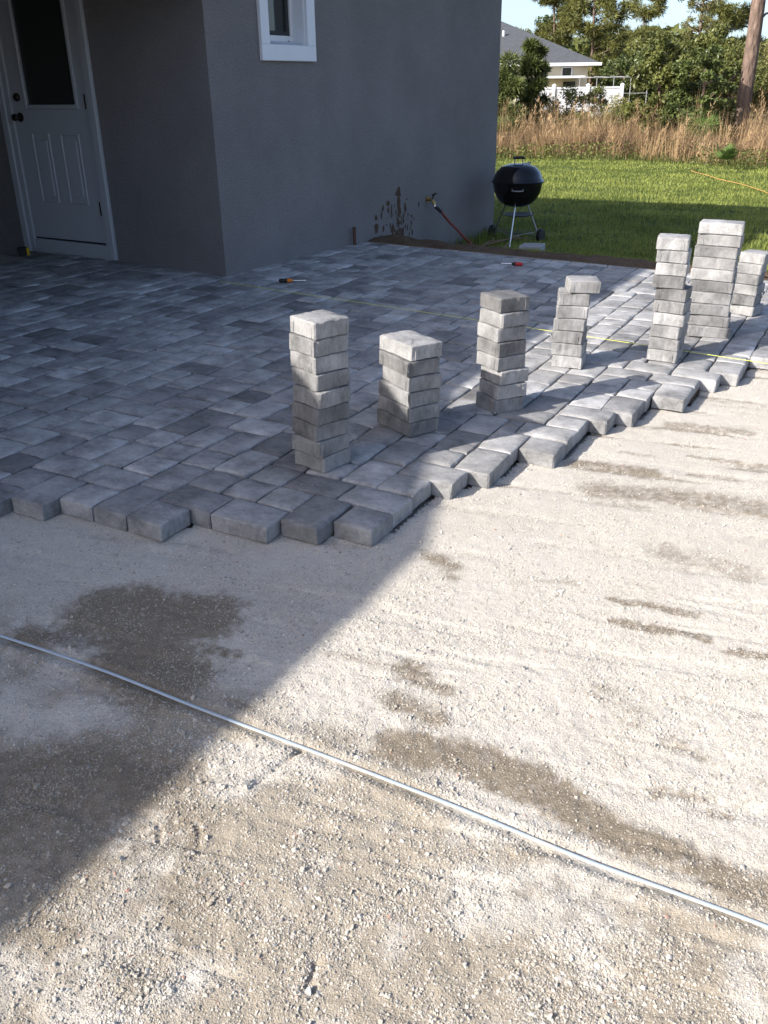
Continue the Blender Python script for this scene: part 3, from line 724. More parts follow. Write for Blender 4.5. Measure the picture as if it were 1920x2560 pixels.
turned('deadbolt', (-1.955, 1.222), [(.03, .004), (.03, -.014), (.022, -.022), (0, -.023)])
# mud splashed up the side wall
SP = np.random.default_rng(11); mud = MB()
def blob(yc, zc, ry, rz, n_=9):
    V = [(.0022, yc, zc)]; 
    for k_ in range(n_):
        an = 2 * math.pi * k_ / n_; q = SP.uniform(.6, 1.2); V.append((.002, yc + ry * q * math.cos(an), zc + rz * q * math.sin(an)))
    mud.add(V, [(0, 1 + k_, 1 + (k_ + 1) % n_) for k_ in range(n_)])
for yc, zc, ry, rz in ((2.47, .38, .055, .055), (2.475, .29, .036, .075), (2.49, .2, .032, .055), (2.47, .1, .03, .035), (2.07, .2, .03, .028), (2.08, .11, .034, .065), (2.28, .3, .036, .03), (2.29, .24, .02, .035), (2.6, .23, .024, .055), (2.36, .06, .03, .05), (2.55, .02, .03, .04), (2.63, .3, .012, .012), (2.45, .0, .025, .05)): blob(yc, zc, ry, rz)
for i in range(75):
    yc = SP.normal(2.44, .16); zc = SP.uniform(-.08, .33) * SP.uniform(.6, 1); rr = SP.uniform(.006, .017); blob(yc, zc, rr, rr * SP.uniform(1, 3.2), 7)
mo = tag(mud.build('mud_splash', M_MUD, house), kind='stuff')

# tap, hose, stake beside the wall
def HP(X, Y, z): a_, b_ = hxy(X, Y); return (a_, b_, z)
tap = empty('garden_tap', HP(0, 3.03, .26), HAZ); tag(tap, 'small brass garden tap with black handle on the grey side wall', 'tap')
m = MB(); m.tube([(-.02, 0, 0), (.05, 0, 0), (.075, 0, -.02), (.085, 0, -.05)], [.014, .014, .016, .017], 10); m.build('spout', M_BRASS, tap, True)
m = MB(); m.lathe([(.0, 0), (.032, 0), (.032, .006), (0, .006)], 16, (0, 0, 0)); o = m.build('wall_flange', M_BRASS, tap); o.rotation_euler = (0, math.pi / 2, 0); o.location = (.002, 0, 0)
m = MB(); m.tube([(.055, 0, .01), (.075, 0, .045)], .006, 8); 
for k_ in range(6):
    an = k_ * math.pi / 3; m.tube([(.078, 0, .05), (.078 + .018 * math.cos(an), .03 * math.sin(an), .05 + .012 * math.cos(an))], .007, 6)
m.build('handle_wheel', M_BLACKP, tap)
hose = empty('garden_hose', HP(.09, 3.03, .2)); tag(hose, 'red rubber garden hose hanging from the tap to the ground', 'hose')
hs = np.array(hose.location)
ctrl = [HP(.084, 3.03, .205), HP(.1, 3.035, .19), HP(.14, 3.064, .145), HP(.2, 3.125, .049), HP(.28, 3.146, -.026), HP(.36, 3.138, -.09), HP(.44, 3.129, -.141), HP(.54, 3.134, -.21)]
def spline(P, n_=6):
    P = [np.array(p, float) for p in P]; out = []
    for i in range(len(P) - 1):
        p0, p1, p2, p3 = P[max(i - 1, 0)], P[i], P[i + 1], P[min(i + 2, len(P) - 1)]
        for k_ in range(n_):
            t = k_ / n_; out.append(.5 * ((2 * p1) + (-p0 + p2) * t + (2 * p0 - 5 * p1 + 4 * p2 - p3) * t * t + (-p0 + 3 * p1 - 3 * p2 + p3) * t ** 3))
    out.append(P[-1]); return out
pts = spline(ctrl); m = MB(); m.tube([p - hs for p in pts], .0125, 10); m.build('hose_tube', M_HOSE, hose, True)
m = MB(); m.tube([p - hs for p in pts[4:13]], .0165, 10); m.build('strain_relief', M_BLACKP, hose, True)
m = MB(); m.tube([p - hs for p in pts[:5]], .0175, 10); m.build('coupling', M_ALU, hose, True)
p = HP(.035, 1.66, 0); st = MB(); st.lathe([(.0, .0), (.0145, 0), (.0145, .155), (.012, .16), (.009, .16), (.009, .1)], 14, (p[0], p[1], .015))
tag(st.build('pipe_stub', M_RUST, None, True), 'short rusty pipe standing upright beside the grey wall', 'pipe')

# ------------------------------------------------------------------ loose pavers in stacks
STACKS = {
 1: (.15, [(-0.221,3.056,-40.6),(-0.229,3.048,-41.4),(-0.228,3.052,-49.3),(-0.222,3.051,-47.6),(-0.215,3.051,-45.3),(-0.216,3.062,-49.6),(-0.220,3.066,-49.9),(-0.221,3.064,-48.0),(-0.214,3.064,-50.1)]),
 2: (.225, [(0.102,3.448,-53.5),(0.107,3.446,-56.2),(0.109,3.452,-55.9),(0.119,3.460,-61.3),(0.109,3.461,-59.8),(0.116,3.472,-56.7)]),
 3: (.15, [(0.510,3.694,-62.0),(0.524,3.700,-64.4),(0.528,3.709,-60.0),(0.512,3.712,-60.6),(0.511,3.712,-58.6),(0.509,3.718,-62.0),(0.519,3.716,-56.5),(0.517,3.722,-62.6)]),
 4: (.15, [(0.943,4.355,-20.2),(0.939,4.357,-21.5),(0.938,4.366,-21.5),(0.940,4.372,-15.7),(0.944,4.376,-9.7),(0.948,4.382,-8.9),(0.985,4.375,-2.8)]),
 5: (.15, [(1.460,4.471,-29.9),(1.463,4.473,-29.3),(1.465,4.473,-33.8),(1.475,4.482,-29.3),(1.474,4.488,-31.5),(1.473,4.493,-28.8),(1.447,4.500,-20.1),(1.457,4.505,-22.3),(1.456,4.508,-23.6),(1.446,4.508,-20.0)]),
 6: (.225, [(1.851,4.958,-17.1),(1.846,4.973,-23.2),(1.834,4.970,-19.5),(1.841,4.982,-22.3),(1.852,4.999,-23.8),(1.852,5.003,-28.1),(1.856,5.018,-26.0),(1.860,5.023,-27.4),(1.867,5.020,-26.2),(1.864,5.018,-23.3)]),
 7: (.15, [(2.264,5.490,-44.6),(2.248,5.488,-36.2),(2.262,5.506,-40.0),(2.258,5.514,-36.2),(2.268,5.523,-35.1),(2.290,5.528,-42.2)]),
 8: (.15, [(2.72, 5.86, -33.), (2.725, 5.865, -29.)])}
SDESC = {1: 'tall leftmost stack', 2: 'short second stack from the left', 3: 'third stack from the left', 4: 'crooked fourth stack with an overhanging top',
         5: 'tall slim stack left of the tallest', 6: 'tallest stack, of wide pavers', 7: 'low stack right of the tallest', 8: 'pair cut off by the right edge'}
ORD = ['topmost', 'second', 'third', 'fourth', 'fifth', 'sixth', 'seventh', 'eighth', 'ninth', 'tenth']
BV = {l: [paver_mesh('loose_paver_%d' % (l * 1000), l, .15, .06, 900 + s * 7 + int(l * 100), 10, M_BLK, .0009, .0055, .0045, .0005, True) for s in range(8)] for l in (.15, .225)}
BR = np.random.default_rng(33)
for s, (lx, rows) in STACKS.items():
    z = 0.0
    for i, (x, y, az) in enumerate(rows):
        o = link('loose_paver', BV[lx][int(BR.integers(8))])
        rz = math.radians(az) + (math.pi if BR.random() < .5 else 0)
        tilt = Matrix((Vector((1, 0, GX)).normalized(), Vector((0, 1, GY)).normalized(), Vector((-GX, -GY, 1)).normalized())).transposed().to_4x4()
        z += .0607
        o.matrix_world = Matrix.Translation((x, y, zp(x, y) + z + .0008)) @ tilt @ Matrix.Rotation(rz, 4, 'Z') @ Matrix.Rotation(BR.normal(0, .006), 4, 'X')
        t = float(np.clip(BR.normal(.212, .045), .13, .33)); o.color = (t, t, t, 1)
        k_ = len(rows) - 1 - i; nm = ORD[k_] if i else 'bottom'
        lab = '%s grey concrete paver%s in the %s' % (nm, '' if k_ == 0 or i == 0 else ' from the top', SDESC[s])
        tag(o, lab, 'paver', 'loose pavers stacked on the patio')

# ------------------------------------------------------------------ strings, screed pipe, tools
def on_patio(x, y, z=0.): return (x, y, zp(x, y) + z)
m = MB(); a_, b_ = (-1.115, 6.25), (2.75, 3.80)
m.tube([(a_[0] + (b_[0] - a_[0]) * t, a_[1] + (b_[1] - a_[1]) * t, zp(a_[0] + (b_[0] - a_[0]) * t, a_[1] + (b_[1] - a_[1]) * t) + .021) for t in np.linspace(0, 1, 14)], .0015, 6)
tag(m.build('mason_line', M_STRING), 'thin yellow string stretched straight across the pavers', 'string')
pp = spline([(x, y, zp(x, y) - .0575) for x, y in PIPE], 6); m = MB(); m.tube(pp, .0047, 12); m.V = [(v_[0], v_[1], (v_[2] - (zp(v_[0], v_[1]) - .0575)) * .4 + zp(v_[0], v_[1]) - .0562) for v_ in m.V]
def m_pipe():
    q = N('pale_pipe', .5, .4, 0); v = q.coord(); f = q.noise(v, 24, 6, .7); c = q.mix(f, (.30, .36, .41), (.45, .51, .56)); c = q.mix(q.ramp(q.noise(v, 9, 5), [(.55, 0.), (.7, .8)]), c, (.55, .52, .46)); q.col(c); return q.m
tag(m.build('screed_pipe', m_pipe(), None, True), 'long thin pale pipe half sunk in the gravel across the foreground', 'pipe')
def screwdriver(name, p, rz, grip_m, ring_m, label, L=.075, S=.075):
    e = empty(name, p, rz); tag(e, label, 'screwdriver', 'screwdrivers left on the patio')
    q = MB(); V = []
    prof = [(0, 0), (.011, .002), (.0145, .012), (.0135, .03), (.0145, L * .62)]
    def axial(prof, nm, mt):
        q = MB(); V = []; F = []; nn = 12
        for r, xx in prof:
            for k_ in range(nn): an = 2 * math.pi * k_ / nn; V.append((xx, r * math.cos(an), .0145 + r * math.sin(an) * (1 if k_ % 2 else .93)))
        for i in range(len(prof) - 1):
            for k_ in range(nn): F.append((i * nn + k_, i * nn + (k_ + 1) % nn, (i + 1) * nn + (k_ + 1) % nn, (i + 1) * nn + k_))
        q.add(V, F); q.build(nm, mt, e, True)
    axial([(0.0001, 0), (.010, .002), (.0145, .01), (.0135, .03), (.0145, L * .62)], 'grip', grip_m)
    axial([(.0145, L * .62), (.0135, L * .8), (.009, L * .95), (.006, L)], 'collar', ring_m)
    axial([(.0035, L), (.0035, L + S * .85), (.0045, L + S * .95), (.001, L + S)], 'shaft', M_ALU)
screwdriver('screwdriver', on_patio(-.715, 6.318, .002), math.radians(-2), M_BLACKP, M_ORANGE, 'black and orange screwdriver lying on the pavers near the wall corner', .1, .095)
screwdriver('screwdriver', on_patio(1.098, 7.0, .002), math.radians(161), M_RED, M_BLACKP, 'red screwdriver lying on the pavers before the kettle grill', .085, .085)
tm = empty('tape_measure', on_patio(-2.86, 7.33, .002), math.radians(4)); tag(tm, 'black and yellow tape measure on the pavers beside the door', 'tape measure')
m = MB(); m.bbox(-.04, .032, -.02, .02, 0, .066, .008); m.build('case', M_BLACKP, tm)
m = MB(); m.bbox(.0325, .048, -.021, .021, 0, .06, .005); m.build('cover', M_YEL, tm)
m = MB(); m.box(.048, .06, -.012, .012, .002, .004); m.build('hook', M_ALU, tm)

# concrete brick, sticks and stone at the lawn edge
m = MB(); m.bbox(-.1, .1, -.095, .095, 0, .075, .005)
cb = m.build('concrete_block', M_CONC); bx_, by_ = 1.385, 8.33; cb.location = (bx_, by_, soil_z(bx_, by_) + .012); cb.rotation_euler = (.02, -.03, math.radians(-24)); tag(cb, 'plain concrete block lying on the bare soil by the lawn', 'block')
def stick(pts, r, label, mat=M_WOOD, name='stick'):
    q = MB(); base = pts[0]; P = spline(pts, 5); q.tube([np.array(p) for p in P], np.linspace(r, r * .75, len(P)), 7)
    return tag(q.build(name, mat, None, True), label, 'stick', 'sticks under the grill')
def G(x, y, z=.02): return (x, y, float(terr(x, y)) + z)
stick([G(.76, 9.05, .05), G(.93, 9.1, .05)], .024, 'thick black tied roll on the soil beside the wall', M_BLACKP, 'plastic_roll')
for t, lab in ((.2, 0), (.8, 1)):
    q = MB(); xx, yy = .76 + .17 * t, 9.05 + .05 * t; V = [(xx + .004 * math.sin(2 * k_), yy + .027 * math.cos(k_ * math.pi / 6), float(terr(xx, yy)) + .05 + .027 * math.sin(k_ * math.pi / 6)) for k_ in range(13)]
    q.tube(V, .003, 5); tag(q.build('wire_tie', M_VINYL), 'white wire tie at the %s end of the black roll' % (('outer', 'grill')[lab]), 'wire', 'wire ties')
stick([G(.93, 9.1, .045), G(1.1, 9.08, .05), G(1.3, 9.1, .04)], .012, 'long straight brown stick running from the black roll')
stick([G(.98, 9.25, .02), G(1.1, 9.55, .03), G(1.23, 9.9, .03)], .011, 'brown stick slanting up towards the rear grill wheel')
stick([G(1.02, 8.85, .02), G(1.16, 9.05, .03), G(1.33, 9.4, .05)], .01, 'brown stick nearest the concrete block')
stick([G(1.0, 9.4, .02), G(1.2, 9.5, .05), G(1.5, 9.85, .06)], .009, 'thin brown stick crossing under the grill legs')
stick([G(1.12, 9.7, .02), G(1.3, 9.75, .04), G(1.6, 9.8, .05)], .008, 'thin pale stick lying between the two grill wheels')
R3 = np.random.default_rng(3); P = outline(.1, .07, 4, .02, .006, R3); k_ = len(P); V = [(*p, 0) for p in P] + [(*(p * .85), .03) for p in P] + [(*(p * .5), .042) for p in P]
q = MB(); q.add(V, [(j * k_ + i, j * k_ + (i + 1) % k_, (j + 1) * k_ + (i + 1) % k_, (j + 1) * k_ + i) for j in (0, 1) for i in range(k_)] + [tuple(range(2 * k_, 3 * k_))]); sn = q.build('stone', M_CONC, None, True); sn.location = G(1.03, 8.62, 0.02); tag(sn, 'small grey stone at the foot of the hose', 'stone')

# ------------------------------------------------------------------ kettle grill
gx_, gy_ = 1.455, 9.90; gz_ = float(terr(gx_, gy_)) - .01
grill = empty('kettle_grill', (gx_, gy_, gz_)); tag(grill, 'black kettle barbecue on three legs standing on the lawn', 'grill')
RIM, RB = .62, .262
m = MB(); m.lathe([(0.001, RIM - .25), (.09, RIM - .243), (.16, RIM - .215), (.21, RIM - .165), (.242, RIM - .1), (.256, RIM - .03), (.26, RIM), (.25, RIM - .002)], 40); bowl = m.build('bowl', M_BLACK, grill, True)
m = MB(); m.lathe([(RB + .012, RIM - .006), (RB + .014, RIM + .004), (RB + .004, RIM + .014), (.25, RIM + .05), (.228, RIM + .098), (.18, RIM + .145), (.11, RIM + .17), (.05, RIM + .178), (.001, RIM + .18)], 40); lid = m.build('lid', M_BLACK, grill, True)
for sg in (-1, 1):
    m = MB(); m.tube([(sg * .045, 0, RIM + .17), (sg * .04, 0, RIM + .225)], .006, 6); m.build('handle_bracket', M_DULLALU, lid)
m = MB(); m.tube([(-.06, 0, RIM + .228), (-.03, 0, RIM + .235), (.03, 0, RIM + .235), (.06, 0, RIM + .228)], [.012, .014, .014, .012], 10); m.build('lid_handle', M_BLACKP, lid, True)
m = MB(); m.lathe([(.0, .012), (.038, .012), (.04, .004), (.04, 0)], 20, (.09, .03, RIM + .168)); m.tube([(.09, .03, RIM + .175), (.135, .03, RIM + .185)], .008, 6); m.build('damper', M_DULLALU, lid)
fwd = Vector((-.135, -.99, 0)).normalized(); sdv = Vector((.99, -.135, 0)).normalized()
def gp(f_, s_, z): v = fwd * f_ + sdv * s_; return (v.x, v.y, z)
m = MB(); m.tube([gp(.25, -.055, RIM - .055), gp(.29, -.055, RIM - .065), gp(.295, -.03, RIM - .068), gp(.295, .03, RIM - .068), gp(.29, .055, RIM - .065), gp(.25, .055, RIM - .055)], .007, 8); m.build('bowl_handle', M_DULLALU, bowl, True)
lg = [((-.03, -.12), (-.115, -.40), M_ALU), ((.11, .05), (.26, .0), M_DULLALU), ((-.09, .1), (-.185, .37), M_DULLALU)]
for (tx_, ty_), (bx_, by_), mt in lg:
    m = MB(); m.tube([(tx_, ty_, RIM - .2), (bx_, by_, .0 if mt is M_ALU else .05)], .0085, 10); m.build('leg', mt, grill, True)
for (bx_, by_) in ((.275, .0), (-.195, .37)):
    q = MB(); prof = [(.001, -.022), (.03, -.024), (.066, -.02), (.07, -.012), (.07, .012), (.066, .02), (.03, .024), (.001, .022)]
    q.lathe(prof, 24); o = q.build('wheel', M_BLACKP, grill, True); dv = Vector((.47, -.37, 0)); o.rotation_euler = (math.pi / 2, 0, math.atan2(dv.y, dv.x) + math.pi / 2); o.location = (bx_, by_, .07)
m = MB(); m.tube([(.275, .0, .07), (-.195, .37, .07)], .006, 8); m.build('axle', M_DULLALU, grill)
m = MB(); m.lathe([(.0, .265), (.1, .268), (.165, .285), (.168, .292), (.16, .289), (.1, .273), (0, .27)], 32, (.03, .03, 0)); m.build('ash_catcher', M_RUSTALU, grill, True)
m = MB(); A3 = [(-.10, -.33, .11), (.24, .01, .11), (-.17, .33, .11)]
for i in range(3): m.tube([A3[i], A3[(i + 1) % 3]], .003, 6)
for t in (.2, .4, .6, .8): m.tube([tuple(np.array(A3[0]) * (1 - t) + np.array(A3[1]) * t), tuple(np.array(A3[0]) * (1 - t) + np.array(A3[2]) * t)], .0025, 6)
m.build('wire_rack', M_DULLALU, grill)

# orange cord on the lawn
cp = [(7.1, 21.2), (6.7, 20.3), (6.6, 19.1), (6.45, 17.9), (6.4, 16.5), (6.15, 14.8), (6.0, 13.6)]
m = MB(); m.tube([(p[0], p[1], float(lawn_height(np.array(p[0]), np.array(p[1]))) + .04) for p in spline([np.array(c) for c in cp], 6)], .0055, 6); tag(m.build('extension_cord', M_CORD), 'orange cord trailing over the sunny lawn at right', 'cord')

# ------------------------------------------------------------------ grass, brush, trees
def blades(P, H, W, lean, head, segs=2, droop=.5):
    """tapering blades: P (n,3), returns V,F quads/tri as triangles and shade index per face"""
    n = len(P); a = head; side = np.stack([-np.sin(a), np.cos(a), np.zeros(n)], 1); fwd_ = np.stack([np.cos(a), np.sin(a), np.zeros(n)], 1)
    rows = []
    for k in range(segs + 1):
        t = k / segs
        c = P + fwd_ * (lean * H * (t ** 2))[:, None] + np.array([0, 0, 1.]) * (H * (t - droop * lean * t * t * .6))[:, None]
        wd = (W * (1 - t) * .5 + W * .02)[:, None]
        if k < segs: rows += [c - side * wd, c + side * wd]
        else: rows += [c]
    V = np.stack(rows, 1); m = V.shape[1]; F = []
    for k in range(segs - 1): b = 2 * k; F += [(b, b + 1, b + 3), (b, b + 3, b + 2)]
    b = 2 * (segs - 1); F += [(b, b + 1, b + 2)]
    F = np.array(F); Fa = (F[None] + (np.arange(n) * m)[:, None, None]).reshape(-1, 3)
    return V.reshape(-1, 3), Fa, len(F)
def leaf_obj(name, V, F, shade, mat, parent=None):
    me = mk_mesh(name, V, F, mat, False, {'shade': ('FACE', shade)}); return link(name, me, parent)
# lawn grass
n = 150000
t = rng.random(n); yv = 7.9 * (25.2 / 7.9) ** t; xv = rng.uniform(.0, 1, n) * (.38 * yv + .6) + .09 * yv
u_, v_ = uv(xv, yv); tt = (v_ - FAR_V) * UNIT
edge = .16 + .2 * smooth((u_ + 17) / 9) + .34 * (fbm(xv * 2.5, yv * 2.5, 4, 2) - .5)
dH = np.stack([xv, yv], 1) - HC; ih = ((dH @ HA) < .0) & ((dH @ HB) > 0) & ((dH @ HB) < 4.6)
k = (tt > edge) & (yv < lawn_far(xv) + .3 * rng.random(n)) & ~ih & ((fbm(xv * 3, yv * 3, 4, 5) > .36) | (rng.random(n) < .3))
xv, yv = xv[k], yv[k]; nb_ = len(xv)
P = np.stack([xv, yv, lawn_height(xv, yv) - .004], 1)
H = rng.uniform(.02, .055, nb_) * (.8 + .7 * fbm(xv * .8, yv * .8, 3, 1)); W = rng.uniform(.005, .009, nb_) * (1 + .06 * (yv - 8))
V, F, fp = blades(P, H, W, rng.uniform(.1, .8, nb_), rng.uniform(0, 6.28, nb_), 1)
sh = np.repeat(np.clip(.05 + .95 * fbm(xv * 1.6, yv * 1.6, 5, 4) + rng.normal(0, .24, nb_), 0, 1), fp)
tag(leaf_obj('lawn_grass', V, F, sh, M_GRASS), 'short green lawn grass behind the patio', 'grass', kind='stuff')
# longer tufts where wall and lawn meet
n = 900; s_ = rng.uniform(3.2, 4.75, n); xo = np.abs(rng.normal(0, .12, n)) + .01; pts_ = HC + HA * xo[:, None] + HB * s_[:, None]
kk = rng.random(n) < smooth((s_ - 3.1) / 1.2); pts_ = pts_[kk]; n = len(pts_)
V, F, fp = blades(np.stack([pts_[:, 0], pts_[:, 1], terr(pts_[:, 0], pts_[:, 1])], 1), rng.uniform(.04, .16, n), np.full(n, .006), rng.uniform(.1, .7, n), rng.uniform(0, 6.28, n), 2)
tag(leaf_obj('wall_tufts', V, F, np.repeat(rng.uniform(0, .7, n), fp), M_GRASS), 'long grass tufts at the foot of the side wall', 'grass', kind='stuff')
# broomsedge brush
def brush_pts(n, y0, y1):
    yv = rng.uniform(0, 1, n); xv = rng.uniform(1.2, 14.5, n); yy = lawn_far(xv) + y0 + yv * (y1 - y0); return xv, yy
nc = 1500; cx_, cy_ = brush_pts(nc, .5, 8.5)
ch = np.where(rng.random(nc) < .2, rng.uniform(1.1, 1.5, nc), rng.uniform(.4, .95, nc)) * (.65 + .9 * fbm(cx_ * 1.1, cy_ * 1.1, 3, 2)); per = 24
ix = np.repeat(np.arange(nc), per); n = len(ix); ca = rng.uniform(0, 6.28, nc); cl = rng.uniform(.1, .75, nc)
px_ = cx_[ix] + rng.normal(0, .09, n); py_ = cy_[ix] + rng.normal(0, .09, n)
V, F, fp = blades(np.stack([px_, py_, terr(px_, py_) - .02], 1), ch[ix] * rng.uniform(.5, 1.15, n), rng.uniform(.008, .02, n), np.clip(cl[ix] + rng.normal(0, .2, n), 0, 1.2), ca[ix] + rng.normal(0, .6, n), 3, .6)
csh = np.clip(.58 + .9 * (fbm(cx_ * .7, cy_ * .7, 3, 6) - .5) + rng.normal(0, .18, nc), 0, 1)
tag(leaf_obj('dry_grass', V, F, np.repeat(np.clip(csh[ix] + rng.normal(0, .12, n), 0, 1), fp), M_DRY), 'belt of tall dry tan grass between lawn and trees', 'dry grass', kind='stuff')
# dead brown shrubs mixed into the grass
n = 26000; bx0, by0 = brush_pts(170, .8, 6.); ii = rng.integers(0, 170, n); rr_ = rng.uniform(.25, .6, 170)[ii]; of = rng.normal(size=(n, 3)); of /= np.linalg.norm(of, axis=1)[:, None]; of *= rng.random(n)[:, None] ** .5
xw = bx0[ii] + of[:, 0] * rr_; yw = by0[ii] + of[:, 1] * rr_; zw = terr(xw, yw) + np.maximum(0, rr_ * .75 * (1 + of[:, 2]) * rng.uniform(.5, 1.1, 170)[ii]); tone_ = rng.uniform(0, .35, 170)[ii]
d = None
DEADV, DEADX = np.stack([xw, yw, zw], 1), tone_ + rng.normal(0, .1, n)
# plumes: feathery tips on some clumps
sel = rng.choice(nc, 620, replace=False); ix = np.repeat(sel, 26); n = len(ix); tt = rng.random(n)
lx_ = cl[ix] * .8; hh = ch[ix] * (1 + .1 * rng.random(n)); px_ = cx_[ix] + np.cos(ca[ix]) * lx_ * hh * (.45 + .4 * tt) ** 2 + rng.normal(0, .03, n); py_ = cy_[ix] + np.sin(ca[ix]) * lx_ * hh * (.45 + .4 * tt) ** 2 + rng.normal(0, .03, n)
pz_ = terr(px_, py_) + hh * (.55 + .4 * tt) * (1 - .25 * lx_)
V, F, fp = blades(np.stack([px_, py_, pz_], 1), rng.uniform(.06, .16, n), rng.uniform(.01, .025, n), rng.uniform(.3, 1.2, n), ca[ix] + rng.normal(0, .8, n), 1)
tag(leaf_obj('grass_plumes', V, F, np.repeat(np.clip(csh[ix] + .25 + rng.normal(0, .1, n), 0, 1), fp), M_DRY), 'pale feathery seed plumes of the dry grass', 'dry grass', kind='stuff')

def leaves(C, size, shade_c, aspect=.5, flat=.3):
    """random leaf faces (two triangles each) centred on C"""
    n = len(C); d = rng.normal(size=(n, 3)); d[:, 2] *= flat + .5; d /= np.linalg.norm(d, axis=1)[:, None]
    e = rng.normal(size=(n, 3)); e -= d * (e * d).sum(1)[:, None]; e /= np.linalg.norm(e, axis=1)[:, None]
    s = (size * rng.uniform(.6, 1.3, n))[:, None] if np.ndim(size) == 0 else size[:, None] * rng.uniform(.6, 1.3, n)[:, None]
    a = C - d * s * .5; b = C + d * s * .5; l = C + e * s * aspect * .5; r = C - e * s * aspect * .5
    V = np.stack([a, l, b, r], 1).reshape(-1, 3); i = (np.arange(n) * 4)[:, None]
    F = np.concatenate([i + np.array([[0, 1, 2]]), i + np.array([[0, 2, 3]])], 1).reshape(-1, 3)
    return V, F, np.repeat(np.clip(shade_c, 0, 1), 2)
V, F, sh = leaves(DEADV, .06, DEADX, .35)
tag(leaf_obj('dead_brush', V, F, sh, M_BROWN), 'brown dead undergrowth among the tall dry grass', 'brush', kind='stuff')
# low green weeds at the front of the brush
n = 26000; xw, yw = brush_pts(n, -.35, 6.5); kk = fbm(xw * 1.1, yw * 1.1, 3, 3) > .43; xw, yw = xw[kk], yw[kk]; n = len(xw)
zz_ = terr(xw, yw) + rng.random(n) ** 1.5 * (.15 + .4 * fbm(xw * .9, yw * .9, 3, 5))
V, F, sh = leaves(np.stack([xw, yw, zz_], 1), .085, rng.uniform(.1, .9, n) + .2 * (xw < 6), .5)
tag(leaf_obj('weeds', V, F, sh, M_WEED), 'low green weeds along the far edge of the lawn', 'weeds', kind='stuff')
n = 5000; xw, yw = brush_pts(n, -.5, 1.5); V, F, fp = blades(np.stack([xw, yw, terr(xw, yw) - .01], 1), rng.uniform(.08, .3, n), rng.uniform(.01, .018, n), rng.uniform(.2, .9, n), rng.uniform(0, 6.28, n), 2)
tag(leaf_obj('edge_grass', V, F, np.repeat(rng.uniform(.1, 1, n), fp), M_WEED), 'uncut green grass fringe before the dry brush', 'grass', kind='stuff')

def plant(name, label, cat, loc, spec, mat, group=None, trunk=None, leaf=.12, nleaf=2500, aspect=.5, clumps=26, tuft=False, bark=M_BARK, stems=1, sh_hi=.0):
    """spec: list of ellipsoids (dx,dy,dz,rx,ry,rz) making up the crown"""
    z0 = float(terr(loc[0], loc[1])) - .05; e = empty(name, (loc[0], loc[1], z0)); tag(e, label, cat, group)
    ctr = []; 
    vol = np.array([s[3] * s[4] * s[5] for s in spec]); cnt = np.maximum(3, (clumps * vol / vol.sum()).astype(int))
    for s, c in zip(spec, cnt):
        d = rng.normal(size=(c, 3)); d /= np.linalg.norm(d, axis=1)[:, None]; r = rng.uniform(.35, 1., c) ** .6
        ctr.append(np.array(s[:3]) + d * r[:, None] * np.array(s[3:]))
    ctr = np.vstack(ctr); cr = np.mean([min(s[3], s[5]) for s in spec]) * (.42 if clumps < 60 else .27)
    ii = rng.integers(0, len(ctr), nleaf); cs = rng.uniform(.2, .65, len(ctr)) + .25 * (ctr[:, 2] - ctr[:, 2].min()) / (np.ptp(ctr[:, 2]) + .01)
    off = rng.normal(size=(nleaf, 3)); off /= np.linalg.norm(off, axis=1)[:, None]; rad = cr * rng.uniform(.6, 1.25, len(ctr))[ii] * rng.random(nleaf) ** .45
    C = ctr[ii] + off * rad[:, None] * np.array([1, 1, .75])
    if tuft:
        # needles radiate from the clump centres
        s = leaf * rng.uniform(.7, 1.2, nleaf)[:, None]; sd_ = np.cross(off, rng.normal(size=(nleaf, 3))); sd_ /= np.linalg.norm(sd_, axis=1)[:, None]
        a = C; b = C + off * s; l = sd_ * s * aspect * .5
        V = np.stack([a - l, a + l, b], 1).reshape(-1, 3); F = np.arange(nleaf * 3).reshape(-1, 3); sh = np.clip(cs[ii] + rng.normal(0, .15, nleaf) + sh_hi, 0, 1)
    else:
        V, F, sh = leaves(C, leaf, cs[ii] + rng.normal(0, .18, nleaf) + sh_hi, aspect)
    q = MB()
    if trunk:
        H, r0_, r1_ = trunk
        for s_ in range(stems):
            lx_, ly_ = (rng.normal(0, .12 * stems - .08 if stems > 1 else .02 * H, 2))
            pts = [(lx_ * t * t + .04 * H * .2 * math.sin(3 * t + s_), ly_ * t * t, H * t) for t in np.linspace(0, 1, 8)]
            q.tube(pts, list(np.linspace(r0_, r1_, 8)), 9)
        for c in ctr[rng.choice(len(ctr), min(len(ctr), 16), replace=False)]:
            zb = np.clip(c[2] - .25 * np.hypot(c[0], c[1]) - .1, .15 * H, H * .97); t = zb / H; b = np.array([0, 0, zb])
            mid = (b + c) / 2 + np.array([0, 0, -.05]); q.tube([b, mid, c], [r1_ * 1.2 + (r0_ - r1_) * .25 * (1 - t), r1_ * .8, r1_ * .3], 6)
        q.build('trunk', bark, e, True)
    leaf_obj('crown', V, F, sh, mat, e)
    return e
S = 'trees beyond the brush'
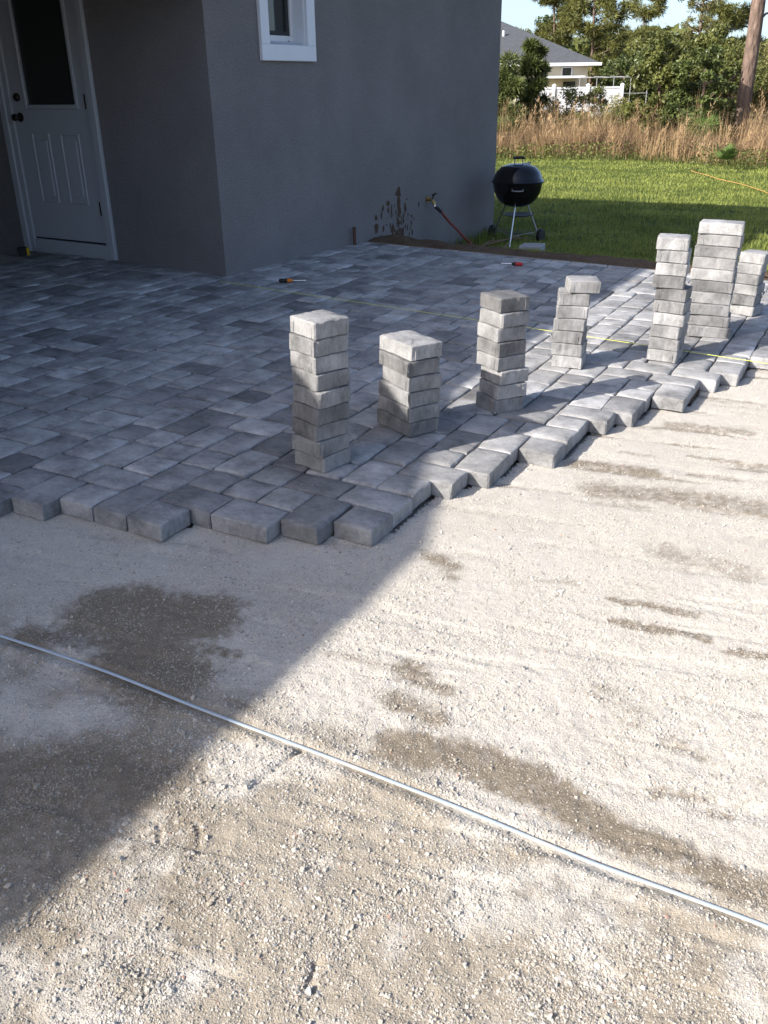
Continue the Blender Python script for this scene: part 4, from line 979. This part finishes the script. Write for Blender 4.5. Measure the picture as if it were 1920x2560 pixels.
# the big pine trunk at the right
z0 = float(terr(10.1, 27.)) - .1; e = empty('tall_pine', (10.1, 27., z0)); tag(e, 'tall bare pine trunk rising out of frame at right', 'tree', S)
q = MB(); pts = [(.03 * math.sin(t * 9), .0, 14 * t) for t in np.linspace(0, 1, 24)]; q.tube(pts, [.208 + .05 * math.exp(-t * 40) - .11 * t for t in np.linspace(0, 1, 24)], 16); q.tube([(0, 0, 3.2), (.3, .1, 3.5), (.8, .2, 3.6)], [.04, .03, .015], 7); q.build('trunk', M_BARK, e, True)
C = np.array([0, 0, 13.]) + rng.normal(size=(1500, 3)) * np.array([1.6, 1.6, 1.6]); V, F, sh = leaves(C, .35, rng.uniform(0, 1, 1500), .2); leaf_obj('crown', V, F, sh, M_PINE, e)

PL = [  # bushes and small trees close behind the brush
 ('evergreen_bush', 'light green feathery bush at the house corner behind the dry grass', 'bush', (4.0, 30), [(0, 0, 1.25, .75, .7, 1.3), (-.5, .2, .9, .65, .6, 1.)], M_CEDAR, .19, 8000, .3, (1.8, .06, .02), 30, True, .12),
 ('columnar_cedar', 'dark slender cedar left of the neighbouring cream house', 'tree', (4.72, 30.3), [(0, 0, 1.6, .42, .42, 1.55)], M_DEEP, .19, 6000, .3, (2.7, .07, .02), 30, True, 0),
 ('holly_tree', 'broadleaf small tree with yellowish top right of the white fence', 'tree', (8.05, 28.2), [(0, 0, 1.5, 1.0, .9, 1.4), (.25, 0, 2.3, .7, .6, .75)], M_OAK, .15, 5200, .5, (2.6, .07, .02), 40, False, .05),
 ('glossy_tree', 'dense dark glossy green tree left of the big pine trunk', 'tree', (8.8, 26.6), [(0, 0, 1.55, .85, .9, 1.35), (-.2, 0, .9, .9, .8, .8)], M_DEEP, .14, 6000, .5, (2.5, .07, .02), 44, False, .05),
 ('young_shrub', 'small bright shrub before the white fence at left', 'bush', (6.0, 31), [(0, 0, .95, .7, .5, .75)], M_WEED, .11, 1800, .4, (1.3, .03, .01), 22, False, 0),
 ('young_shrub', 'small bright shrub before the middle of the white fence', 'bush', (6.95, 31.3), [(0, 0, 1.05, .5, .5, .8)], M_WEED, .11, 1700, .4, (1.5, .03, .01), 22, False, 0),
 ('young_shrub', 'leafy shrub hiding the foot of the white fence at its left end', 'bush', (5.35, 30.2), [(0, 0, .6, .6, .5, .6)], M_WEED, .1, 1800, .4, (.9, .03, .01), 24, False, 0),
 ('young_shrub', 'leafy shrub hiding the foot of the white fence near its right end', 'bush', (7.5, 30.6), [(0, 0, .55, .75, .5, .55)], M_OAK, .1, 2200, .4, (.9, .03, .01), 26, False, .1),
 ('young_shrub', 'low leafy shrub before the middle of the fence foot', 'bush', (6.45, 29.9), [(0, 0, .5, .6, .5, .5)], M_WEED, .1, 1900, .4, (.8, .03, .01), 24, False, .05),
 ('tawny_shrub', 'tawny brown shrub at the right end of the white fence', 'bush', (8.3, 32.5), [(0, 0, .8, .7, .6, .65)], M_OLIVE, .11, 1600, .4, (1.1, .03, .01), 20, False, .1),
 ('evergreen_bush', 'round green bush right of the big pine trunk', 'bush', (11.9, 25.9), [(0, 0, 1.1, .9, .8, 1.1)], M_OAK, .14, 3600, .5, (1.8, .05, .02), 30, False, .1),
 ('low_bush', 'low green bush between holly and glossy tree', 'bush', (8.75, 29.5), [(0, 0, .9, .7, .7, .85)], M_OAK, .13, 2400, .5, (1.4, .04, .02), 24, False, .1)]
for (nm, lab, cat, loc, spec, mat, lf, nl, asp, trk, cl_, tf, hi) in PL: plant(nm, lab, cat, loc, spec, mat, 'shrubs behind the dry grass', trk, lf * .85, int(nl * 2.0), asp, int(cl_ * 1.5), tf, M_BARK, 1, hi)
PT = [  # pines and oaks behind
 ('pine_tree', 'tall full pine right behind the cream house roof', (14.2, 66), [(0, 0, 6.0, 2.2, 2, 1.4), (.5, 0, 8.6, 1.5, 1.4, 1.0), (-1.3, 0, 7.7, 1.3, 1.1, .7), (.8, 0, 3.9, 1.7, 1.5, 1.2), (-.4, 0, 2.4, 1.5, 1.5, 1.)], M_PINE, .42, 6500, 8.4, .14),
 ('pine_tree', 'pine with sparse spreading limbs against the sky', (12.4, 70), [(-.5, 0, 7.6, 1.5, 1.3, .7), (.9, 0, 6.6, 1.2, 1.2, .7), (0, 0, 5.2, 1.3, 1.2, .8)], M_PINE, .42, 3200, 8.6, .13),
 ('pine_tree', 'round topped pine left of the airy pale tree', (19.6, 74), [(0, 0, 7.2, 1.6, 1.6, 1.1), (-.4, 0, 4.7, 1.8, 1.6, 1.1), (.6, 0, 2.6, 1.8, 1.6, 1.3)], M_PINE, .42, 5000, 7.2, .12),
 ('airy_tree', 'pale thin leaved tree standing tall against the sky', (19.8, 62), [(0, 0, 7.2, 1.8, 1.5, 1.5), (-.2, 0, 5.2, 1.3, 1.2, .9)], M_OLIVE, .2, 2200, 7.6, .1),
 ('pine_tree', 'dark pine with a pointed top between the pale tree and the trunk', (23.8, 70), [(0, 0, 8.3, 1.1, 1.1, 1.1), (0, 0, 6.0, 1.6, 1.5, .9), (-.3, 0, 3.4, 1.9, 1.7, 1.2)], M_PINE, .42, 4400, 9.2, .13),
 ('pine_tree', 'slim pine just left of the big trunk', (26.5, 72), [(0, 0, 8.3, 1.1, 1.1, .9), (-.5, 0, 6.2, 1.2, 1.2, .8), (.2, 0, 3.8, 1.7, 1.5, 1.1)], M_PINE, .42, 3600, 9.0, .12),
 ('oak_tree', 'dense oak behind the left end of the cream roof', (11.0, 78), [(0, 0, 4.6, 1.9, 1.8, 1.6), (-1.6, 0, 4.3, 1.5, 1.5, 1.4)], M_OAK, .38, 4000, 4.5, .14),
 ('oak_tree', 'dark oak behind the right slope of the cream roof', (13.6, 80), [(0, 0, 4.9, 1.8, 1.6, 1.9), (0, 0, 2.7, 1.8, 1.6, 1.6)], M_DEEP, .38, 4200, 5, .14),
 ('oak_tree', 'broad green oak behind the pool cage', (15.6, 56), [(0, 0, 2.6, 2.1, 1.8, 1.7), (1.4, 0, 2.2, 1.7, 1.6, 1.7)], M_OAK, .32, 5200, 3, .12),
 ('oak_tree', 'broad green oak in the middle of the wood', (19.6, 58), [(0, 0, 2.9, 2.2, 1.9, 1.8), (1.6, 0, 2.3, 1.8, 1.6, 1.7)], M_OAK, .32, 5600, 3, .12),
 ('oak_tree', 'wide olive green oak left of the big trunk', (22.6, 55), [(0, 0, 2.7, 2.3, 1.9, 1.8), (-1.2, 0, 2.2, 1.8, 1.6, 1.6)], M_OLIVE, .3, 5600, 3, .12),
 ('oak_tree', 'dense oak straight behind the big trunk', (25.0, 57), [(0, 0, 3.1, 2.2, 1.9, 1.9), (1.5, 0, 2.6, 1.7, 1.6, 1.6)], M_OAK, .32, 5200, 3, .12),
 ('oak_tree', 'dense oak at the far right behind the big trunk', (28.4, 59), [(0, 0, 3.3, 2.3, 1.9, 2.0)], M_PINE, .34, 4200, 3.3, .12),
 ('understorey_tree', 'low dark tree between the pool cage and the holly', (12.2, 48), [(0, 0, 1.7, 1.5, 1.3, 1.4)], M_DEEP, .24, 3000, 2, .08),
 ('understorey_tree', 'low green tree behind the holly', (14.6, 47), [(0, 0, 1.6, 1.6, 1.3, 1.3)], M_OAK, .24, 3000, 2, .08),
 ('understorey_tree', 'low green tree behind the glossy tree', (17.2, 48), [(0, 0, 1.8, 1.7, 1.4, 1.5)], M_OAK, .24, 3200, 2, .08),
 ('understorey_tree', 'low olive tree behind the big trunk', (19.8, 49), [(0, 0, 1.8, 1.6, 1.4, 1.5)], M_OLIVE, .24, 3000, 2, .08),
 ('understorey_tree', 'low green tree at the right edge of the wood', (22.4, 50), [(0, 0, 1.8, 1.7, 1.4, 1.6)], M_OAK, .24, 3000, 2, .08)]
for (nm, lab, loc, spec, mat, lf, nl, H, r_) in PT:
    pine = nm == 'pine_tree'
    plant(nm, lab, 'tree', loc, spec, mat, S, (H, r_, .04), lf * (.75 if pine else .62), int(nl * (2.8 if pine else 2.8)), .2 if pine else .5, 150 if pine else 80, pine)
# a far wood that closes the gaps
n = 26000; xw = rng.uniform(-2, 62, n); yw = 92 + rng.uniform(-4, 8, n); top = 4.2 + 3.4 * fbm(xw * .22, yw * 0 + 3, 4, 2); zw = -.8 + top * rng.random(n) ** .8
V, F, sh = leaves(np.stack([xw, yw, zw], 1), .75, .25 + .5 * fbm(xw * .5, zw * .9, 3, 1) + rng.normal(0, .15, n), .55)
tag(leaf_obj('far_wood', V, F, sh, M_OAK), 'far wood closing the view behind the pines', 'wood', kind='stuff')
# palmettos
def palmetto(label, loc, r, nf, h):
    z0 = float(terr(*loc)); e = empty('palmetto', (loc[0], loc[1], z0)); tag(e, label, 'palm', 'palmettos in the brush')
    Vs, Fs, Ss = [], [], []; b = 0
    for i in range(nf):
        an = rng.uniform(0, 6.28); el = rng.uniform(.3, 1.2); c = np.array([math.cos(an) * math.cos(el), math.sin(an) * math.cos(el), math.sin(el)]) * r * rng.uniform(.5, 1) + np.array([0, 0, h * .3])
        dirn = c / np.linalg.norm(c); sdd = np.cross(dirn, [0, 0, 1]); sdd /= np.linalg.norm(sdd); upv = np.cross(sdd, dirn)
        for k_ in range(11):
            f_ = (k_ - 5) * .27; d_ = dirn * math.cos(f_) + sdd * math.sin(f_); L_ = r * .75 * rng.uniform(.8, 1.1)
            p0 = c; p1 = c + d_ * L_ - np.array([0, 0, .08 * L_]); wv = np.cross(d_, upv) * .016
            Vs += [p0 - wv * .3, c + d_ * L_ * .5 - wv, p1, c + d_ * L_ * .5 + wv]; Fs += [(b, b + 1, b + 2), (b, b + 2, b + 3)]; Ss += [rng.uniform(.2, 1)] * 2; b += 4
    leaf_obj('frond', np.array(Vs), np.array(Fs), Ss, M_PALM, e)
palmetto('small palmetto at the lawn edge left of the big trunk', (7.45, 20.6), .34, 9, .4)
palmetto('palmetto clump under the glossy dark tree', (8.55, 25.4), .6, 26, .8)
palmetto('palmetto clump under the cedar at the left', (3.7, 28.6), .55, 22, .8)

# ------------------------------------------------------------------ neighbour's house, fence, pool cage
NX, NY = 10.05, 44.7
nh = empty('cream_house', (NX, NY, float(terr(NX, NY)))); tag(nh, 'cream house with grey hip roof beyond the brush', 'house'); gz0 = nh.location.z
ez = 2.08 - gz0
m = MB(); m.box(-16, -.45, .5, 11, -.2, ez - .05); m.build('wall', M_CREAM, nh)
m = MB(); m.add([(-16.4, 0, ez), (0, 0, ez), (0, 11.6, ez), (-16.4, 11.6, ez), (-10.6, 5.8, ez + 2.75), (-5.8, 5.8, ez + 2.75)], [(0, 1, 5, 4), (1, 2, 5), (2, 3, 4, 5), (3, 0, 4), (3, 2, 1, 0)]); nr = m.build('roof', M_ROOF, nh)
m = MB(); m.box(-16.4, .04, -.05, .05, ez - .11, ez + .02); m.box(-.05, .05, .05, 11.6, ez - .11, ez + .019); m.build('fascia', M_VINYL, nr)
for (xx, yy, h_) in ((-5.6, 3.4, .28), (-4.1, 2.6, .22), (-5.2, 4.6, .3)):
    q = MB(); zb = ez + yy * .474; q.tube([(xx, yy, zb - .1), (xx, yy, zb + h_)], .06, 8); q.build('vent_pipe', M_VINYL, nr)
wn = rim_box(-1.62, -1.22, ez - .5, ez - .18, .05, .42, .52); wo_ = wn.build('window', M_VINYL, nh)
m = MB(); m.box(-1.62, -1.22, .47, .5, ez - .5, ez - .18); m.build('pane', M_GLASS, wo_)
m = MB(); m.bbox(-2.7, -.9, -1.2, .49, ez - .62, ez - .52, .01); m.build('awning', M_VINYL, nh)
m = MB(); m.box(-1.55, -1.0, .44, .49, .2, ez - .75); m.build('sliding_door', M_GLASS, nh)
# white vinyl fence: a post every 1.8 m, panels between
fn = empty('vinyl_fence', (5.2, 36, float(terr(5.2, 36)))); tag(fn, 'white vinyl privacy fence partly hidden by shrubs', 'fence')
ft = 1.12 - fn.location.z
for i in range(4):
    m = MB(); m.bbox(i * 1.25 - .06, i * 1.25 + .06, -.06, .06, -.1, ft + .08, .01); m.add([(i * 1.25 - .075, -.075, ft + .08), (i * 1.25 + .075, -.075, ft + .08), (i * 1.25 + .075, .075, ft + .08), (i * 1.25 - .075, .075, ft + .08), (i * 1.25, 0, ft + .14)], [(0, 1, 4), (1, 2, 4), (2, 3, 4), (3, 0, 4)]); m.build('post', M_VINYL, fn)
    if i < 3:
        for j in range(6):
            x0_ = i * 1.25 + .065 + j * .1868; m = MB(); m.bbox(x0_, x0_ + .18, -.02, .02, .05, ft - .05, .006); m.build('board', M_VINYL, fn)
        m = MB(); m.bbox(i * 1.25 + .061, i * 1.25 + 1.189, -.035, .035, ft - .05, ft + .02, .006); m.build('rail', M_VINYL, fn)
M_CAGE = simple('weathered_aluminium', (.3, .31, .32), .6, .3, var=.1).m
cg = empty('pool_cage', (8.3, 40.5, float(terr(8.3, 40.5)))); tag(cg, 'white framed screen pool cage beside the cream house', 'pool cage')
ct = 1.47 - cg.location.z
for i in range(0, 9, 2):
    m = MB(); m.box(i * .35 - .009, i * .35 + .009, -.02, .02, 0, ct - .018); m.build('post', M_CAGE, cg)
for zz in (ct, ct - .6, ct - 1.1):
    m = MB(); m.box(-.02, 2.84, -.025, .025, zz - .018, zz - .0); m.build('rail', M_CAGE, cg)
for i in range(5):
    m = MB(); m.tube([(i * .7, 0, ct - .014), (i * .7 - .3, 2.4, ct + .05)], .01, 6); m.build('roof_bar', M_CAGE, cg)
bpy.context.view_layer.update()
